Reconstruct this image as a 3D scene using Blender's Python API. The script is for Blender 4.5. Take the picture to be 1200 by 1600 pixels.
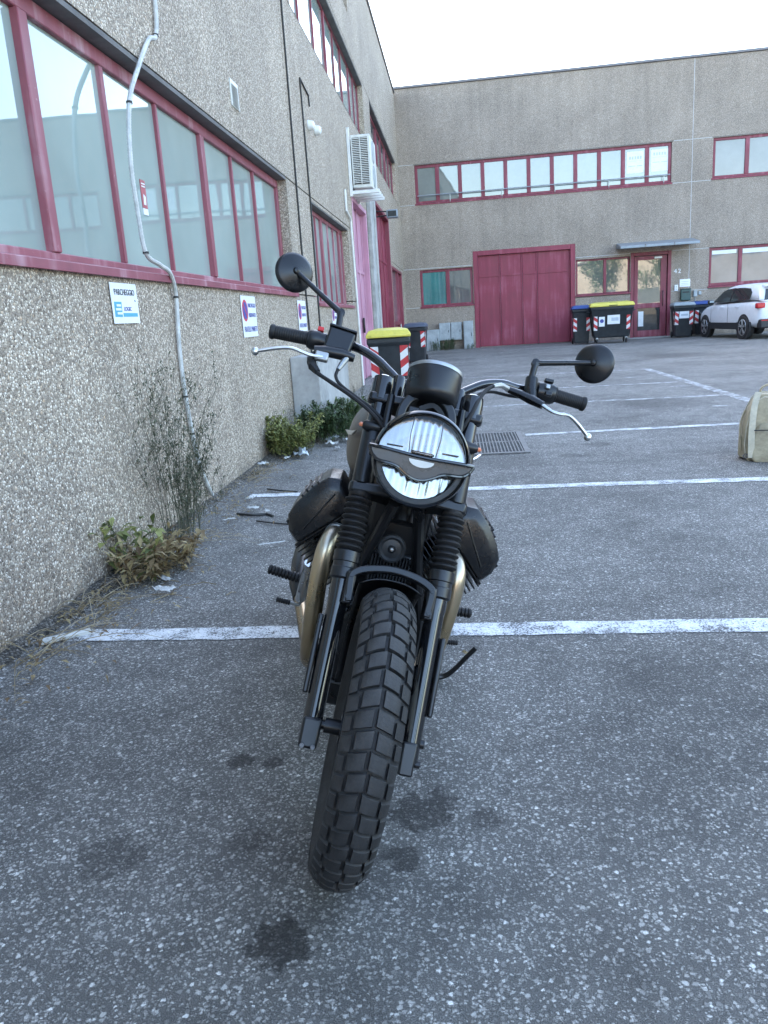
import bpy, bmesh, math, random
from mathutils import Vector, Matrix, Euler
R_ = math.radians
rnd = random.Random(7)
sc = bpy.context.scene
for o in list(bpy.data.objects): bpy.data.objects.remove(o)
C = sc.collection

# ------------------------------------------------------------------ camera
CAM_H = 1.2
F_PX = 1232.0
fw = Vector((115, -309, F_PX)).normalized()
dn = Vector((325, 5050, F_PX)); dn = (dn - fw * dn.dot(fw)).normalized()
rt = dn.cross(fw)
def cvw(i): return Vector((rt[i], fw[i], -dn[i]))
cx, cy, cz = cvw(0), -cvw(1), -cvw(2)
cam = bpy.data.cameras.new('camera'); camo = bpy.data.objects.new('camera', cam); C.objects.link(camo)
camo.matrix_world = Matrix(((cx.x, cy.x, cz.x, 0), (cx.y, cy.y, cz.y, 0), (cx.z, cy.z, cz.z, CAM_H), (0, 0, 0, 1)))
cam.sensor_fit = 'VERTICAL'; cam.sensor_height = 36; cam.sensor_width = 27
cam.lens = F_PX / 1600 * 36; cam.clip_start = 0.02; cam.clip_end = 2000
sc.camera = camo

# ------------------------------------------------------------------ sky and sun (the yard lies in the shade of the buildings)
SUN_EL, SUN_AZ = 27.0, -42.0          # azimuth from +Y towards +X
w = bpy.data.worlds.new('World'); sc.world = w; w.use_nodes = True
nt = w.node_tree
sky = nt.nodes.new('ShaderNodeTexSky'); sky.sky_type = 'NISHITA'; sky.sun_disc = False
sky.sun_elevation = R_(SUN_EL); sky.sun_rotation = R_(SUN_AZ)
sky.air_density = 1.0; sky.dust_density = 2.2; sky.ozone_density = 0.25
bg = nt.nodes['Background']; bg.inputs['Strength'].default_value = 0.13
nt.links.new(sky.outputs['Color'], bg.inputs['Color'])
sl = bpy.data.lights.new('sun', 'SUN'); sl.energy = 3.0; sl.angle = R_(0.53); sl.color = (1, .93, .84)
so = bpy.data.objects.new('sun', sl); C.objects.link(so)
sd = Vector((math.cos(R_(SUN_EL)) * math.sin(R_(SUN_AZ)), math.cos(R_(SUN_EL)) * math.cos(R_(SUN_AZ)), math.sin(R_(SUN_EL))))
so.rotation_euler = sd.to_track_quat('Z', 'Y').to_euler(); so.location = (0, 0, 30)
sc.view_settings.view_transform = 'Standard'; sc.view_settings.look = 'None'
sc.view_settings.exposure = 3.2; sc.view_settings.gamma = 1.0; sc.view_settings.use_curve_mapping = False

# ------------------------------------------------------------------ materials
class NT:
    def __init__(s, name):
        s.m = bpy.data.materials.new(name); s.m.use_nodes = True; s.t = s.m.node_tree
        s.b = s.t.nodes['Principled BSDF']; s.out = s.t.nodes['Material Output']
    def n(s, typ, **k):
        x = s.t.nodes.new('ShaderNode' + typ)
        for a, v in k.items(): setattr(x, a, v)
        return x
    def l(s, a, b): s.t.links.new(a, b)
    def pos(s): return s.n('NewGeometry').outputs['Position']
    def obj(s): return s.n('TexCoord').outputs['Object']
    def noise(s, vec, scale, detail=3, rough=.55, dist=0):
        x = s.n('TexNoise'); x.inputs['Scale'].default_value = scale; x.inputs['Detail'].default_value = detail
        x.inputs['Roughness'].default_value = rough; x.inputs['Distortion'].default_value = dist
        if vec: s.l(vec, x.inputs['Vector'])
        return x
    def vor(s, vec, scale, feature='F1', rand=1):
        x = s.n('TexVoronoi'); x.feature = feature; x.inputs['Scale'].default_value = scale
        x.inputs['Randomness'].default_value = rand
        if vec: s.l(vec, x.inputs['Vector'])
        return x
    def ramp(s, fac, stops, interp='LINEAR'):
        x = s.n('ValToRGB'); e = x.color_ramp.elements; x.color_ramp.interpolation = interp
        for i, (p, c) in enumerate(stops):
            if not isinstance(c, tuple): c = (c, c, c)
            el = e[i] if i < 2 else e.new(p)
            el.position = p; el.color = (*c[:3], 1)
        s.l(fac, x.inputs['Fac']); return x.outputs['Color']
    def mix(s, f, a, b, mode='MIX'):
        x = s.n('Mix', data_type='RGBA', blend_type=mode)
        for sock, v in ((x.inputs[0], f), (x.inputs[6], a), (x.inputs[7], b)):
            if hasattr(v, 'is_output'): s.l(v, sock)
            elif sock == x.inputs[0]: sock.default_value = v
            else: sock.default_value = (*v, 1) if isinstance(v, tuple) else (v, v, v, 1)
        return x.outputs[2]
    def math(s, op, a, b=0, c=None, clamp=False):
        x = s.n('Math', operation=op); x.use_clamp = clamp
        for i, v in enumerate((a, b) if c is None else (a, b, c)):
            if hasattr(v, 'is_output'): s.l(v, x.inputs[i])
            else: x.inputs[i].default_value = v
        return x.outputs[0]
    def bump(s, h, strength, dist=.01):
        x = s.n('Bump'); x.inputs['Strength'].default_value = strength; x.inputs['Distance'].default_value = dist
        s.l(h, x.inputs['Height']); s.l(x.outputs[0], s.b.inputs['Normal']); return x
    def set(s, col=None, rough=None, metal=None, **k):
        for nm, v in (('Base Color', col), ('Roughness', rough), ('Metallic', metal), *k.items()):
            if v is None: continue
            if hasattr(v, 'is_output'): s.l(v, s.b.inputs[nm])
            else: s.b.inputs[nm].default_value = (*v, 1) if isinstance(v, tuple) and len(v) == 3 else v
        return s.m

def pm(name, col, rough=.5, metal=0, var=.15, scale=9, bump=0, bscale=60, rvar=.12, dust=0, **k):
    """plain material with uneven tone, gloss and fine relief"""
    t = NT(name); v = t.obj()
    n1 = t.noise(v, scale, 5, .6); n2 = t.noise(v, scale * 5.3, 3)
    f = t.math('ADD', t.math('MULTIPLY', n1.outputs[0], .7), t.math('MULTIPLY', n2.outputs[0], .3))
    lo = tuple(max(0, c * (1 - var * 1.6)) for c in col); hi = tuple(min(1, c * (1 + var * 1.6)) for c in col)
    c = t.ramp(f, [(.3, lo), (.7, hi)])
    if dust:
        nz = t.n('SeparateXYZ'); t.l(t.n('NewGeometry').outputs['Normal'], nz.inputs[0])
        up = t.math('MULTIPLY', t.math('MAXIMUM', nz.outputs[2], 0), dust)
        up = t.math('MULTIPLY', up, n1.outputs[0])
        c = t.mix(up, c, (.32, .3, .27))
    r = t.ramp(f, [(.25, max(0.02, rough - rvar)), (.75, min(1, rough + rvar))])
    if bump: t.bump(t.noise(v, bscale, 4).outputs[0], bump, .004)
    return t.set(c, r, metal, **k)

# --- asphalt
t = NT('asphalt'); P = t.pos()
wv = t.noise(P, 130, 3); wadd = t.n('VectorMath', operation='MULTIPLY_ADD')
t.l(wv.outputs['Color'], wadd.inputs[0]); wadd.inputs[1].default_value = (.012, .012, 0); t.l(P, wadd.inputs[2])
W = wadd.outputs[0]
def stones(scale, cut, soft):
    v = t.vor(W, scale); sp = t.n('SeparateColor'); t.l(v.outputs['Color'], sp.inputs[0])
    rad = t.math('ADD', t.math('MULTIPLY', sp.outputs[1], .36), .34)
    m = t.math('SUBTRACT', t.math('ADD', rad, t.math('MULTIPLY', t.math('SUBTRACT', fine.outputs[0], .5), .5)), v.outputs['Distance'])
    keep = t.math('GREATER_THAN', sp.outputs[2], cut)
    mask = t.math('MULTIPLY', t.math('MULTIPLY', m, soft, clamp=True), keep)  # soft blend to dark binder also paints rounded shading on each stone
    return sp.outputs[0], mask, t.math('MULTIPLY', t.math('MAXIMUM', m, 0), keep)
fine = t.noise(P, 480, 4, .75)
ra, ma, ha = stones(150, .0, 3.4)
rb, mb, hb = stones(92, .55, 3.8)
big = t.noise(P, .75, 6, .62); mid = t.noise(P, 6, 4, .6)
binder = t.ramp(fine.outputs[0], [(.38, (.026, .025, .0235)), (.64, (.150, .142, .129))])
ca = t.ramp(ra, [(0, (.11, .105, .096)), (.5, (.265, .252, .230)), (.8, (.37, .352, .322)), (.95, (.47, .45, .415)), (1, (.62, .60, .56))])
cb = t.ramp(rb, [(0, (.13, .124, .114)), (.55, (.29, .276, .252)), (.88, (.41, .392, .36)), (1, (.60, .58, .54))])
grit = t.ramp(fine.outputs[0], [(.32, .45), (.68, 1.55)])
col = t.mix(ma, binder, ca); col = t.mix(mb, col, cb); col = t.mix(1.0, col, grit, 'MULTIPLY')
tone = t.math('ADD', t.math('MULTIPLY', big.outputs[0], .75), t.math('MULTIPLY', mid.outputs[0], .35))
col = t.mix(1.0, col, t.ramp(tone, [(.36, .62), (.53, 1.12), (.70, 1.55)]), 'MULTIPLY')
# oil drips and broader darker patches with their own outlines
sx = t.n('SeparateXYZ'); t.l(P, sx.inputs[0])
edge = t.noise(P, 17, 6, .72)
spot = None
for (px, py, pr, st) in ((-.40, 1.30, .062, .9), (-.67, 1.97, .036, .85), (-.57, 1.96, .03, .75), (-.13, 1.74, .075, .75), (-.17, 1.56, .04, .7), (-.88, 1.56, .08, .5), (.02, 1.70, .04, .6), (-.55, 1.62, .05, .45), (-.24, 2.2, .07, .5),
                         (.42, 1.95, .3, .3), (.72, 2.3, .35, .3), (.3, 6.5, .35, .35), (1.2, 7.1, .12, .5), (.9, 6.6, .1, .45), (2.4, 9.9, .5, .3), (4.8, 18.5, .8, .4), (3.0, 21, .7, .35), (5.5, 12, .6, .3)):
    dx = t.math('SUBTRACT', sx.outputs[0], px); dy = t.math('SUBTRACT', sx.outputs[1], py)
    d = t.math('SQRT', t.math('ADD', t.math('MULTIPLY', dx, dx), t.math('MULTIPLY', dy, dy)))
    d = t.math('ADD', t.math('DIVIDE', d, pr), t.math('MULTIPLY', t.math('SUBTRACT', edge.outputs[0], .5), 3.2))
    m = t.math('MULTIPLY', t.math('MULTIPLY', t.math('SUBTRACT', 1.15, d), 3.6, clamp=True), st)
    spot = m if spot is None else t.math('MAXIMUM', spot, m)
col = t.mix(spot, col, t.mix(1.0, col, (.16, .155, .155), 'MULTIPLY'))
hgt = t.math('MAXIMUM', ha, t.math('MULTIPLY', hb, 1.5))
hgt = t.math('ADD', t.math('MINIMUM', hgt, .34), t.math('MULTIPLY', fine.outputs[0], .22))
t.bump(hgt, 1.0, .007)
ASPHALT = t.set(col, t.ramp(ra, [(0, .62), (1, .85)]), 0)

# --- exposed-aggregate (pebble) wall panels
def pebble(name, tint, soft):
    t = NT(name); P = t.pos()
    wv = t.noise(P, 45, 2); wadd = t.n('VectorMath', operation='MULTIPLY_ADD')
    t.l(wv.outputs['Color'], wadd.inputs[0]); wadd.inputs[1].default_value = (.008,) * 3; t.l(P, wadd.inputs[2])
    v = t.vor(wadd.outputs[0], 74); e = t.vor(wadd.outputs[0], 74, 'DISTANCE_TO_EDGE')
    v2 = t.vor(wadd.outputs[0], 150)
    sp = t.n('SeparateColor'); t.l(v.outputs['Color'], sp.inputs[0])
    sp2 = t.n('SeparateColor'); t.l(v2.outputs['Color'], sp2.inputs[0])
    c = t.ramp(sp.outputs[0], [(0, (.10, .085, .07)), (.18, (.24, .205, .17)), (.42, (.42, .385, .335)), (.7, (.58, .555, .50)), (.9, (.74, .72, .67)), (1, (.50, .40, .30))])
    gap = t.ramp(sp2.outputs[0], [(0, (.10, .085, .07)), (1, (.30, .27, .235))])
    m = t.math('MULTIPLY', t.math('SUBTRACT', e.outputs[0], .06), 9, clamp=True)
    keep = t.math('GREATER_THAN', sp.outputs[2], .14)
    c = t.mix(t.math('MULTIPLY', m, keep), gap, c)
    c = t.mix(soft, c, (.40, .37, .325))
    big = t.noise(P, .8, 5, .6)
    st = t.n('Mapping'); st.inputs['Scale'].default_value = (3, 3, .25); t.l(P, st.inputs[0])
    streak = t.noise(st.outputs[0], 1.6, 4)
    tn = t.math('ADD', t.math('MULTIPLY', big.outputs[0], .6), t.math('MULTIPLY', streak.outputs[0], .4))
    c = t.mix(1.0, c, t.ramp(tn, [(.32, tuple(.74 * x for x in tint)), (.62, tuple(1.04 * x for x in tint))]), 'MULTIPLY')
    # darker brown along the foot, with a streaky upper edge
    sz = t.n('SeparateXYZ'); t.l(P, sz.inputs[0])
    foot = t.math('MULTIPLY', t.math('SUBTRACT', .34, t.math('ADD', sz.outputs[2], t.math('MULTIPLY', streak.outputs[0], .42))), 5, clamp=True)
    c = t.mix(t.math('MULTIPLY', foot, .62), c, (.10, .09, .075))
    h = t.math('MULTIPLY', t.math('SUBTRACT', .62, v.outputs['Distance']), m)
    t.bump(h, .9, .010)
    return t.set(c, .78, 0)
PEBBLE = pebble('pebble_aggregate', (1.26, 1.14, 1.01), .12); PEBBLE_B = pebble('pebble_aggregate_grey', (1.0, .90, .83), .35)

# --- worn white road paint
def road_paint(name, worn):
    t = NT(name); P = t.pos()
    n1 = t.noise(P, 150, 3, .7); n2 = t.noise(P, 7, 5, .65)
    v = t.vor(P, 90)
    a = t.math('ADD', t.math('MULTIPLY', n1.outputs[0], .55), t.math('MULTIPLY', n2.outputs[0], .45))
    a = t.math('SUBTRACT', a, t.math('MULTIPLY', v.outputs['Distance'], .10))
    al = t.math('MULTIPLY', t.math('SUBTRACT', a, worn), 14, clamp=True)
    t.bump(v.outputs['Distance'], .5, .004)
    c = t.ramp(n2.outputs[0], [(.3, (.52, .53, .54)), (.7, (.78, .78, .77))])
    return t.set(c, .7, 0, Alpha=al)
PAINT = road_paint('road_paint', .375); PAINT_OLD = road_paint('road_paint_worn', .43)

# --- window glass: reflective pane over a pale room
def glass(name, inner, refl, rough=.015, wav=.05, noise=True):
    t = NT(name)
    v = t.obj(); n1 = t.noise(v, .7, 3); n2 = t.noise(v, 9, 4, .7)
    c = t.mix(1.0, inner, t.ramp(n1.outputs[0], [(.3, .72), (.7, 1.15)]), 'MULTIPLY')
    c = t.mix(t.math('MULTIPLY', n2.outputs[0], .16), c, (.4, .4, .38))
    t.set(c, .6, 0); t.b.inputs['Specular IOR Level'].default_value = 0
    g = t.n('BsdfGlossy'); g.inputs['Roughness'].default_value = rough; g.inputs['Color'].default_value = (.93, .97, .98, 1)
    bp = t.n('Bump'); bp.inputs['Strength'].default_value = wav; bp.inputs['Distance'].default_value = .02
    t.l(t.noise(v, 1.7, 1).outputs[0], bp.inputs['Height']); t.l(bp.outputs[0], g.inputs['Normal'])
    fr = t.n('Fresnel'); fr.inputs['IOR'].default_value = refl
    mx = t.n('MixShader'); t.l(fr.outputs[0], mx.inputs[0]); t.l(t.b.outputs[0], mx.inputs[1]); t.l(g.outputs[0], mx.inputs[2])
    t.l(mx.outputs[0], t.out.inputs['Surface']); return t.m
GLASS_L = glass('pane_frosted', (.29, .365, .335), 1.95)
GLASS_B = glass('pane_office', (.16, .18, .165), 2.1)
GLASS_T = glass('pane_teal_blind', (.03, .19, .18), 2.0)
GLASS_D = glass('pane_ground_floor', (.09, .10, .095), 2.6)
GLASS_G = glass('pane_grey_blind', (.20, .20, .195), 1.7)
GLASS_CAR = glass('car_glass', (.010, .012, .014), 1.55, wav=0)

def paint_red(name, col, fade):
    t = NT(name); v = t.obj()
    n1 = t.noise(v, 1.3, 5, .6); n2 = t.noise(v, 26, 4, .7)
    st = t.n('Mapping'); st.inputs['Scale'].default_value = (6, 6, .5); t.l(v, st.inputs[0])
    n3 = t.noise(st.outputs[0], 1.5, 4)
    f = t.math('ADD', t.math('MULTIPLY', n1.outputs[0], .5), t.math('MULTIPLY', n3.outputs[0], .5))
    c = t.ramp(f, [(.3, tuple(.72 * x for x in col)), (.52, col), (.72, fade)])
    c = t.mix(t.ramp(n2.outputs[0], [(.66, 0.0), (.74, .55)]), c, fade)
    return t.set(c, t.ramp(n1.outputs[0], [(.3, .42), (.7, .66)]), 0)
RED = paint_red('red_frame_paint', (.20, .032, .052), (.36, .14, .17))
RED_CHALK = paint_red('chalky_red_frame_paint', (.26, .07, .09), (.50, .33, .36))
RED_GATE = paint_red('red_gate_paint', (.235, .030, .055), (.36, .11, .15))
PINK = paint_red('sun_bleached_pink_paint', (.50, .25, .33), (.62, .42, .49))
CONC = pm('concrete', (.36, .355, .34), .85, var=.22, scale=3, bump=.35, bscale=40)
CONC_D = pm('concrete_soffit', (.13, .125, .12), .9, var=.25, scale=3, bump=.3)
SEAL = pm('panel_sealant', (.50, .50, .49), .8, var=.15)
SEAL_D = pm('panel_joint_dark', (.06, .055, .05), .9, var=.2)
COPING = pm('metal_coping', (.16, .15, .155), .5, .6, var=.2)
GREYMETAL = pm('grey_painted_metal', (.23, .26, .29), .45, .3, var=.15, dust=.4)
GRATE = pm('worn_grate_iron', (.15, .15, .148), .6, .3, var=.3)
GALV = pm('galvanised_metal', (.36, .37, .37), .42, .8, var=.2)
BOXGREY = pm('grey_plastic_cabinet', (.34, .37, .38), .6, var=.18, scale=4)
WHITE_PL = pm('white_plastic', (.70, .70, .67), .5, var=.08)
OFFWHITE = pm('off_white_enamel', (.62, .62, .58), .45, var=.1)
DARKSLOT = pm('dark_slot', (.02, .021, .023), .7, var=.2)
CONDUIT = pm('grey_conduit', (.50, .50, .48), .6, var=.2, scale=14)
WIRE = pm('black_cable', (.02, .02, .02), .6, var=.2)
SIGNWHITE = pm('sign_white', (.76, .78, .80), .45, var=.05)
INK = pm('sign_black_ink', (.05, .055, .07), .6, var=.1)
BLUEINK = pm('sign_blue_ink', (.06, .075, .30), .5, var=.1)
REDINK = pm('sign_red_ink', (.55, .05, .07), .5, var=.1)
TEALINK = pm('sign_teal_ink', (.09, .36, .47), .5, var=.1)
LITTER = pm('dirty_paper', (.50, .50, .48), .85, var=.3, scale=20)
PAPER = pm('paper', (.72, .74, .74), .8, var=.07)
FADED = pm('faded_print', (.47, .52, .58), .8, var=.1)
# bins
BINBODY = pm('bin_plastic', (.020, .024, .028), .5, var=.25, dust=.15)
BINYEL = pm('bin_yellow_lid', (.62, .53, .09), .5, var=.1)
BINBLUE = pm('bin_blue_lid', (.025, .06, .22), .45, var=.12)
BINGREY = pm('bin_grey_lid', (.26, .29, .30), .5, var=.12)
BINSLATE = pm('bin_slate_lid', (.07, .085, .12), .5, var=.12)
STRIPE_R = pm('reflective_red', (.50, .045, .05), .4, var=.12)
STRIPE_W = pm('reflective_white', (.70, .70, .70), .4, var=.08)
# motorcycle
BLACK = pm('gloss_black_paint', (.006, .0065, .008), .10, var=.25, rvar=.05, **{'Coat Weight': .6, 'Coat Roughness': .04})
SATIN = pm('satin_black', (.007, .0075, .009), .31, var=.3, rvar=.1, **{'Specular IOR Level': .5})
ENGBLK = pm('engine_black', (.006, .0065, .008), .29, var=.3, bump=.1, bscale=150, dust=.03, **{'Specular IOR Level': .5})
RUBBER = pm('rubber', (.010, .010, .011), .55, var=.28, bump=.12, bscale=220, dust=.03, **{'Specular IOR Level': .35})
HORN = pm('dark_grey_casting', (.035, .038, .042), .45, .3, var=.2)
BOLT = pm('dull_bolt', (.12, .12, .125), .45, .7, var=.2)
TYRE = pm('tyre_rubber', (.023, .023, .024), .66, var=.4, scale=26, bump=.35, bscale=260, dust=.16, **{'Specular IOR Level': .35})
TANK = pm('bronze_brown_tank', (.075, .058, .042), .34, .35, var=.2)
SILVER = pm('lever_alloy', (.62, .63, .63), .3, 1.0, var=.1)
CHROME = pm('chrome_reflector', (.31, .315, .315), .12, 1.0, var=.05, rvar=.04)
EXH = NT('heat_tinted_exhaust'); _v = EXH.obj(); _sz = EXH.n('SeparateXYZ'); EXH.l(_v, _sz.inputs[0])
_n = EXH.noise(_v, 12, 4)
_f = EXH.math('ADD', _sz.outputs[2], EXH.math('MULTIPLY', _n.outputs[0], .12))
_c = EXH.ramp(_f, [(.22, (.28, .22, .155)), (.42, (.52, .39, .23)), (.58, (.58, .46, .29)), (.72, (.50, .44, .34))])
EXH = EXH.set(_c, EXH.ramp(_n.outputs[0], [(.3, .24), (.7, .42)]), 1.0)
AMBER = pm('orange_indicator_tip', (.75, .22, .10), .35, var=.1)
REDBTN = pm('red_switch', (.6, .03, .03), .4, var=.1)
PLATE = pm('headlight_bar_grey', (.085, .093, .10), .3, .2, var=.1)
t = NT('clear_lens')
tr = t.n('BsdfTransparent'); gl = t.n('BsdfGlossy'); gl.inputs['Roughness'].default_value = .02
fr = t.n('Fresnel'); fr.inputs['IOR'].default_value = 1.45; mx = t.n('MixShader')
t.l(fr.outputs[0], mx.inputs[0]); t.l(tr.outputs[0], mx.inputs[1]); t.l(gl.outputs[0], mx.inputs[2]); t.l(mx.outputs[0], t.out.inputs['Surface'])
LENS = t.m
MIRRORGLASS = pm('mirror_glass', (.8, .82, .84), .03, 1.0, var=.02, rvar=.01)
# car, bag, plants
CARWHITE = pm('white_car_paint', (.72, .74, .76), .22, var=.04, rvar=.05)
CARBLK = pm('car_black_cladding', (.02, .021, .023), .55, var=.2)
ALLOY = pm('alloy_wheel', (.50, .51, .52), .3, .9, var=.1)
TAIL = pm('tail_light_red', (.45, .015, .025), .18, var=.15)
CANVAS = pm('beige_canvas', (.40, .345, .235), .85, var=.22, scale=9, bump=1.0, bscale=26)
CANVAS_L = pm('pale_webbing', (.55, .50, .38), .85, var=.12, scale=20, bump=.5, bscale=240)
def leafm(name, c1, c2):
    t = NT(name); oi = t.n('NewGeometry'); v = t.obj(); n1 = t.noise(v, 22, 3)
    f = t.math('ADD', t.math('MULTIPLY', oi.outputs['Random Per Island'], .7), t.math('MULTIPLY', n1.outputs[0], .35))
    c = t.ramp(f, [(.2, c1), (.85, c2)])
    t.set(c, .6, 0); t.b.inputs['Subsurface Weight'].default_value = 0
    tl = t.n('BsdfTranslucent'); t.l(c, tl.inputs[0]); mx = t.n('MixShader'); mx.inputs[0].default_value = .25
    t.l(t.b.outputs[0], mx.inputs[1]); t.l(tl.outputs[0], mx.inputs[2]); t.l(mx.outputs[0], t.out.inputs['Surface']); return t.m
LEAF_DK = leafm('leaf_dark_green', (.035, .065, .028), (.11, .16, .065))
LEAF_YG = leafm('leaf_yellow_green', (.10, .13, .04), (.36, .36, .12))
LEAF_OL = leafm('leaf_olive', (.045, .055, .032), (.15, .16, .095))
LEAF_DRY = leafm('dry_leaf', (.16, .10, .05), (.42, .33, .16))
STRAW = leafm('straw', (.24, .18, .10), (.46, .38, .24))
STEM = leafm('weed_stem', (.045, .05, .03), (.15, .15, .095))
LEAF_TREE = leafm('tree_foliage', (.03, .055, .02), (.09, .14, .05))
BARK = pm('bark', (.09, .07, .055), .9, var=.3, bump=.6, bscale=20)
t = NT('gritty_soil'); P = t.pos(); v = t.vor(P, 130); n1 = t.noise(P, 9, 5, .7); n2 = t.noise(P, 300, 3, .7)
sp = t.n('SeparateColor'); t.l(v.outputs['Color'], sp.inputs[0])
c = t.ramp(sp.outputs[0], [(0, (.035, .03, .025)), (.5, (.10, .088, .072)), (.85, (.20, .18, .15)), (1, (.40, .37, .33))])
c = t.mix(1.0, c, t.ramp(n1.outputs[0], [(.35, .5), (.65, 1.4)]), 'MULTIPLY')
t.bump(t.math('ADD', t.math('MULTIPLY', v.outputs['Distance'], -1.0), n2.outputs[0]), 1.0, .008)
SOIL = t.set(c, .95, 0)
PLASTIC = pm('dirty_clear_plastic', (.42, .46, .48), .25, var=.2)

# ------------------------------------------------------------------ mesh helpers
class MB:
    def __init__(s): s.v = []; s.f = []
    def add(s, vs, fs):
        k = len(s.v); s.v += [tuple(p) for p in vs]; s.f += [tuple(i + k for i in f) for f in fs]; return s
    def box(s, x0, x1, y0, y1, z0, z1, M=None):
        vs = [Vector((x, y, z)) for z in (z0, z1) for y in (y0, y1) for x in (x0, x1)]
        if M: vs = [M @ p for p in vs]
        return s.add(vs, [(0, 2, 3, 1), (4, 5, 7, 6), (0, 1, 5, 4), (2, 6, 7, 3), (0, 4, 6, 2), (1, 3, 7, 5)])
    def tube(s, pts, r, seg=10, cap=True, smooth=0, flat=1.0):
        pts = [Vector(p) for p in pts]
        rs = list(r) if isinstance(r, (list, tuple)) else [r] * len(pts)
        if smooth and len(pts) > 2: pts, rs = catmull(pts, rs, smooth)
        T = [(pts[min(i + 1, len(pts) - 1)] - pts[max(i - 1, 0)]).normalized() for i in range(len(pts))]
        up = Vector((0, 0, 1)) if abs(T[0].z) < .9 else Vector((1, 0, 0))
        a = T[0].cross(up).normalized(); vs = []; fs = []
        for i, p in enumerate(pts):
            a = (a - T[i] * a.dot(T[i])).normalized(); b = T[i].cross(a)
            for k in range(seg):
                q = 2 * math.pi * k / seg
                vs.append(p + a * math.cos(q) * rs[i] + b * math.sin(q) * rs[i] * flat)
        for i in range(len(pts) - 1):
            for k in range(seg):
                k2 = (k + 1) % seg
                fs.append((i * seg + k, i * seg + k2, (i + 1) * seg + k2, (i + 1) * seg + k))
        if cap: fs += [tuple(range(seg - 1, -1, -1)), tuple((len(pts) - 1) * seg + k for k in range(seg))]
        return s.add(vs, fs)
    def lathe(s, prof, o, axis, seg=32, x=None, a0=0, a1=2 * math.pi, cap=False):
        """prof: (radius, distance along axis)"""
        o = Vector(o); axis = Vector(axis).normalized()
        x = Vector(x) if x else (Vector((1, 0, 0)) if abs(axis.x) < .9 else Vector((0, 0, 1)))
        x = (x - axis * x.dot(axis)).normalized(); y = axis.cross(x)
        full = abs(a1 - a0 - 2 * math.pi) < 1e-6; n = seg if full else seg + 1
        vs = []; fs = []
        for (r, d) in prof:
            for k in range(n):
                q = a0 + (a1 - a0) * k / seg
                vs.append(o + axis * d + (x * math.cos(q) + y * math.sin(q)) * r)
        for i in range(len(prof) - 1):
            for k in range(seg):
                k2 = (k + 1) % n
                fs.append((i * n + k, i * n + k2, (i + 1) * n + k2, (i + 1) * n + k))
        if cap: fs += [tuple(range(n - 1, -1, -1)), tuple((len(prof) - 1) * n + k for k in range(n))]
        return s.add(vs, fs)
    def prism(s, poly, y0, y1, M=None):
        """polygon in x,z extruded along y"""
        n = len(poly); vs = [Vector((x, y, z)) for y in (y0, y1) for x, z in poly]
        if M: vs = [M @ p for p in vs]
        return s.add(vs, [tuple(range(n)), tuple(range(2 * n - 1, n - 1, -1))] + [(i, i + n, (i + 1) % n + n, (i + 1) % n) for i in range(n)])
    def loft(s, secs, close=True, cap=True):
        n = len(secs[0]); vs = [p for q in secs for p in q]; fs = []
        for i in range(len(secs) - 1):
            for k in range(n if close else n - 1):
                k2 = (k + 1) % n; fs.append((i * n + k, i * n + k2, (i + 1) * n + k2, (i + 1) * n + k))
        if cap: fs += [tuple(range(n - 1, -1, -1)), tuple((len(secs) - 1) * n + k for k in range(n))]
        return s.add(vs, fs)
    def mesh(s, name, mat, smooth=True, angle=35, fix=True):
        me = bpy.data.meshes.new(name); me.from_pydata(s.v, [], s.f)
        if fix:
            bm = bmesh.new(); bm.from_mesh(me); bmesh.ops.recalc_face_normals(bm, faces=bm.faces); bm.to_mesh(me); bm.free()
        if mat: me.materials.append(mat)
        if smooth: me.shade_smooth(); me.set_sharp_from_angle(angle=R_(angle))
        return me
    def build(s, name, mat, parent=None, bevel=0, seg=2, smooth=True, angle=35, sub=0, fix=True):
        o = bpy.data.objects.new(name, s.mesh(name, mat, smooth, angle, fix)); C.objects.link(o); o.parent = parent
        if bevel:
            b = o.modifiers.new('bevel', 'BEVEL'); b.width = bevel; b.segments = seg; b.limit_method = 'ANGLE'; b.angle_limit = R_(30)
        if sub:
            m = o.modifiers.new('sub', 'SUBSURF'); m.levels = sub; m.render_levels = sub
        return o
def catmull(pts, rs, n):
    P = [pts[0] * 2 - pts[1]] + pts + [pts[-1] * 2 - pts[-2]]; out = []; ro = []
    for i in range(1, len(P) - 2):
        for k in range(n):
            u = k / n; a, b, c, d = P[i - 1], P[i], P[i + 1], P[i + 2]
            out.append(.5 * ((2 * b) + (c - a) * u + (2 * a - 5 * b + 4 * c - d) * u * u + (3 * b - a - 3 * c + d) * u ** 3))
            ro.append(rs[i - 1] * (1 - u) + rs[i] * u)
    out.append(pts[-1]); ro.append(rs[-1]); return out, ro
def tag(o, label=None, cat=None, group=None, kind=None):
    for k, v in (('label', label), ('category', cat), ('group', group), ('kind', kind)):
        if v: o[k] = v
    return o
def empty(name, loc=(0, 0, 0), rot=(0, 0, 0)):
    o = bpy.data.objects.new(name, None); C.objects.link(o); o.location = loc; o.rotation_euler = rot; o.empty_display_size = .2
    return o
def inst(me, name, parent, M=None):
    o = bpy.data.objects.new(name, me); C.objects.link(o); o.parent = parent
    if M is not None: o.matrix_local = M
    return o
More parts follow.
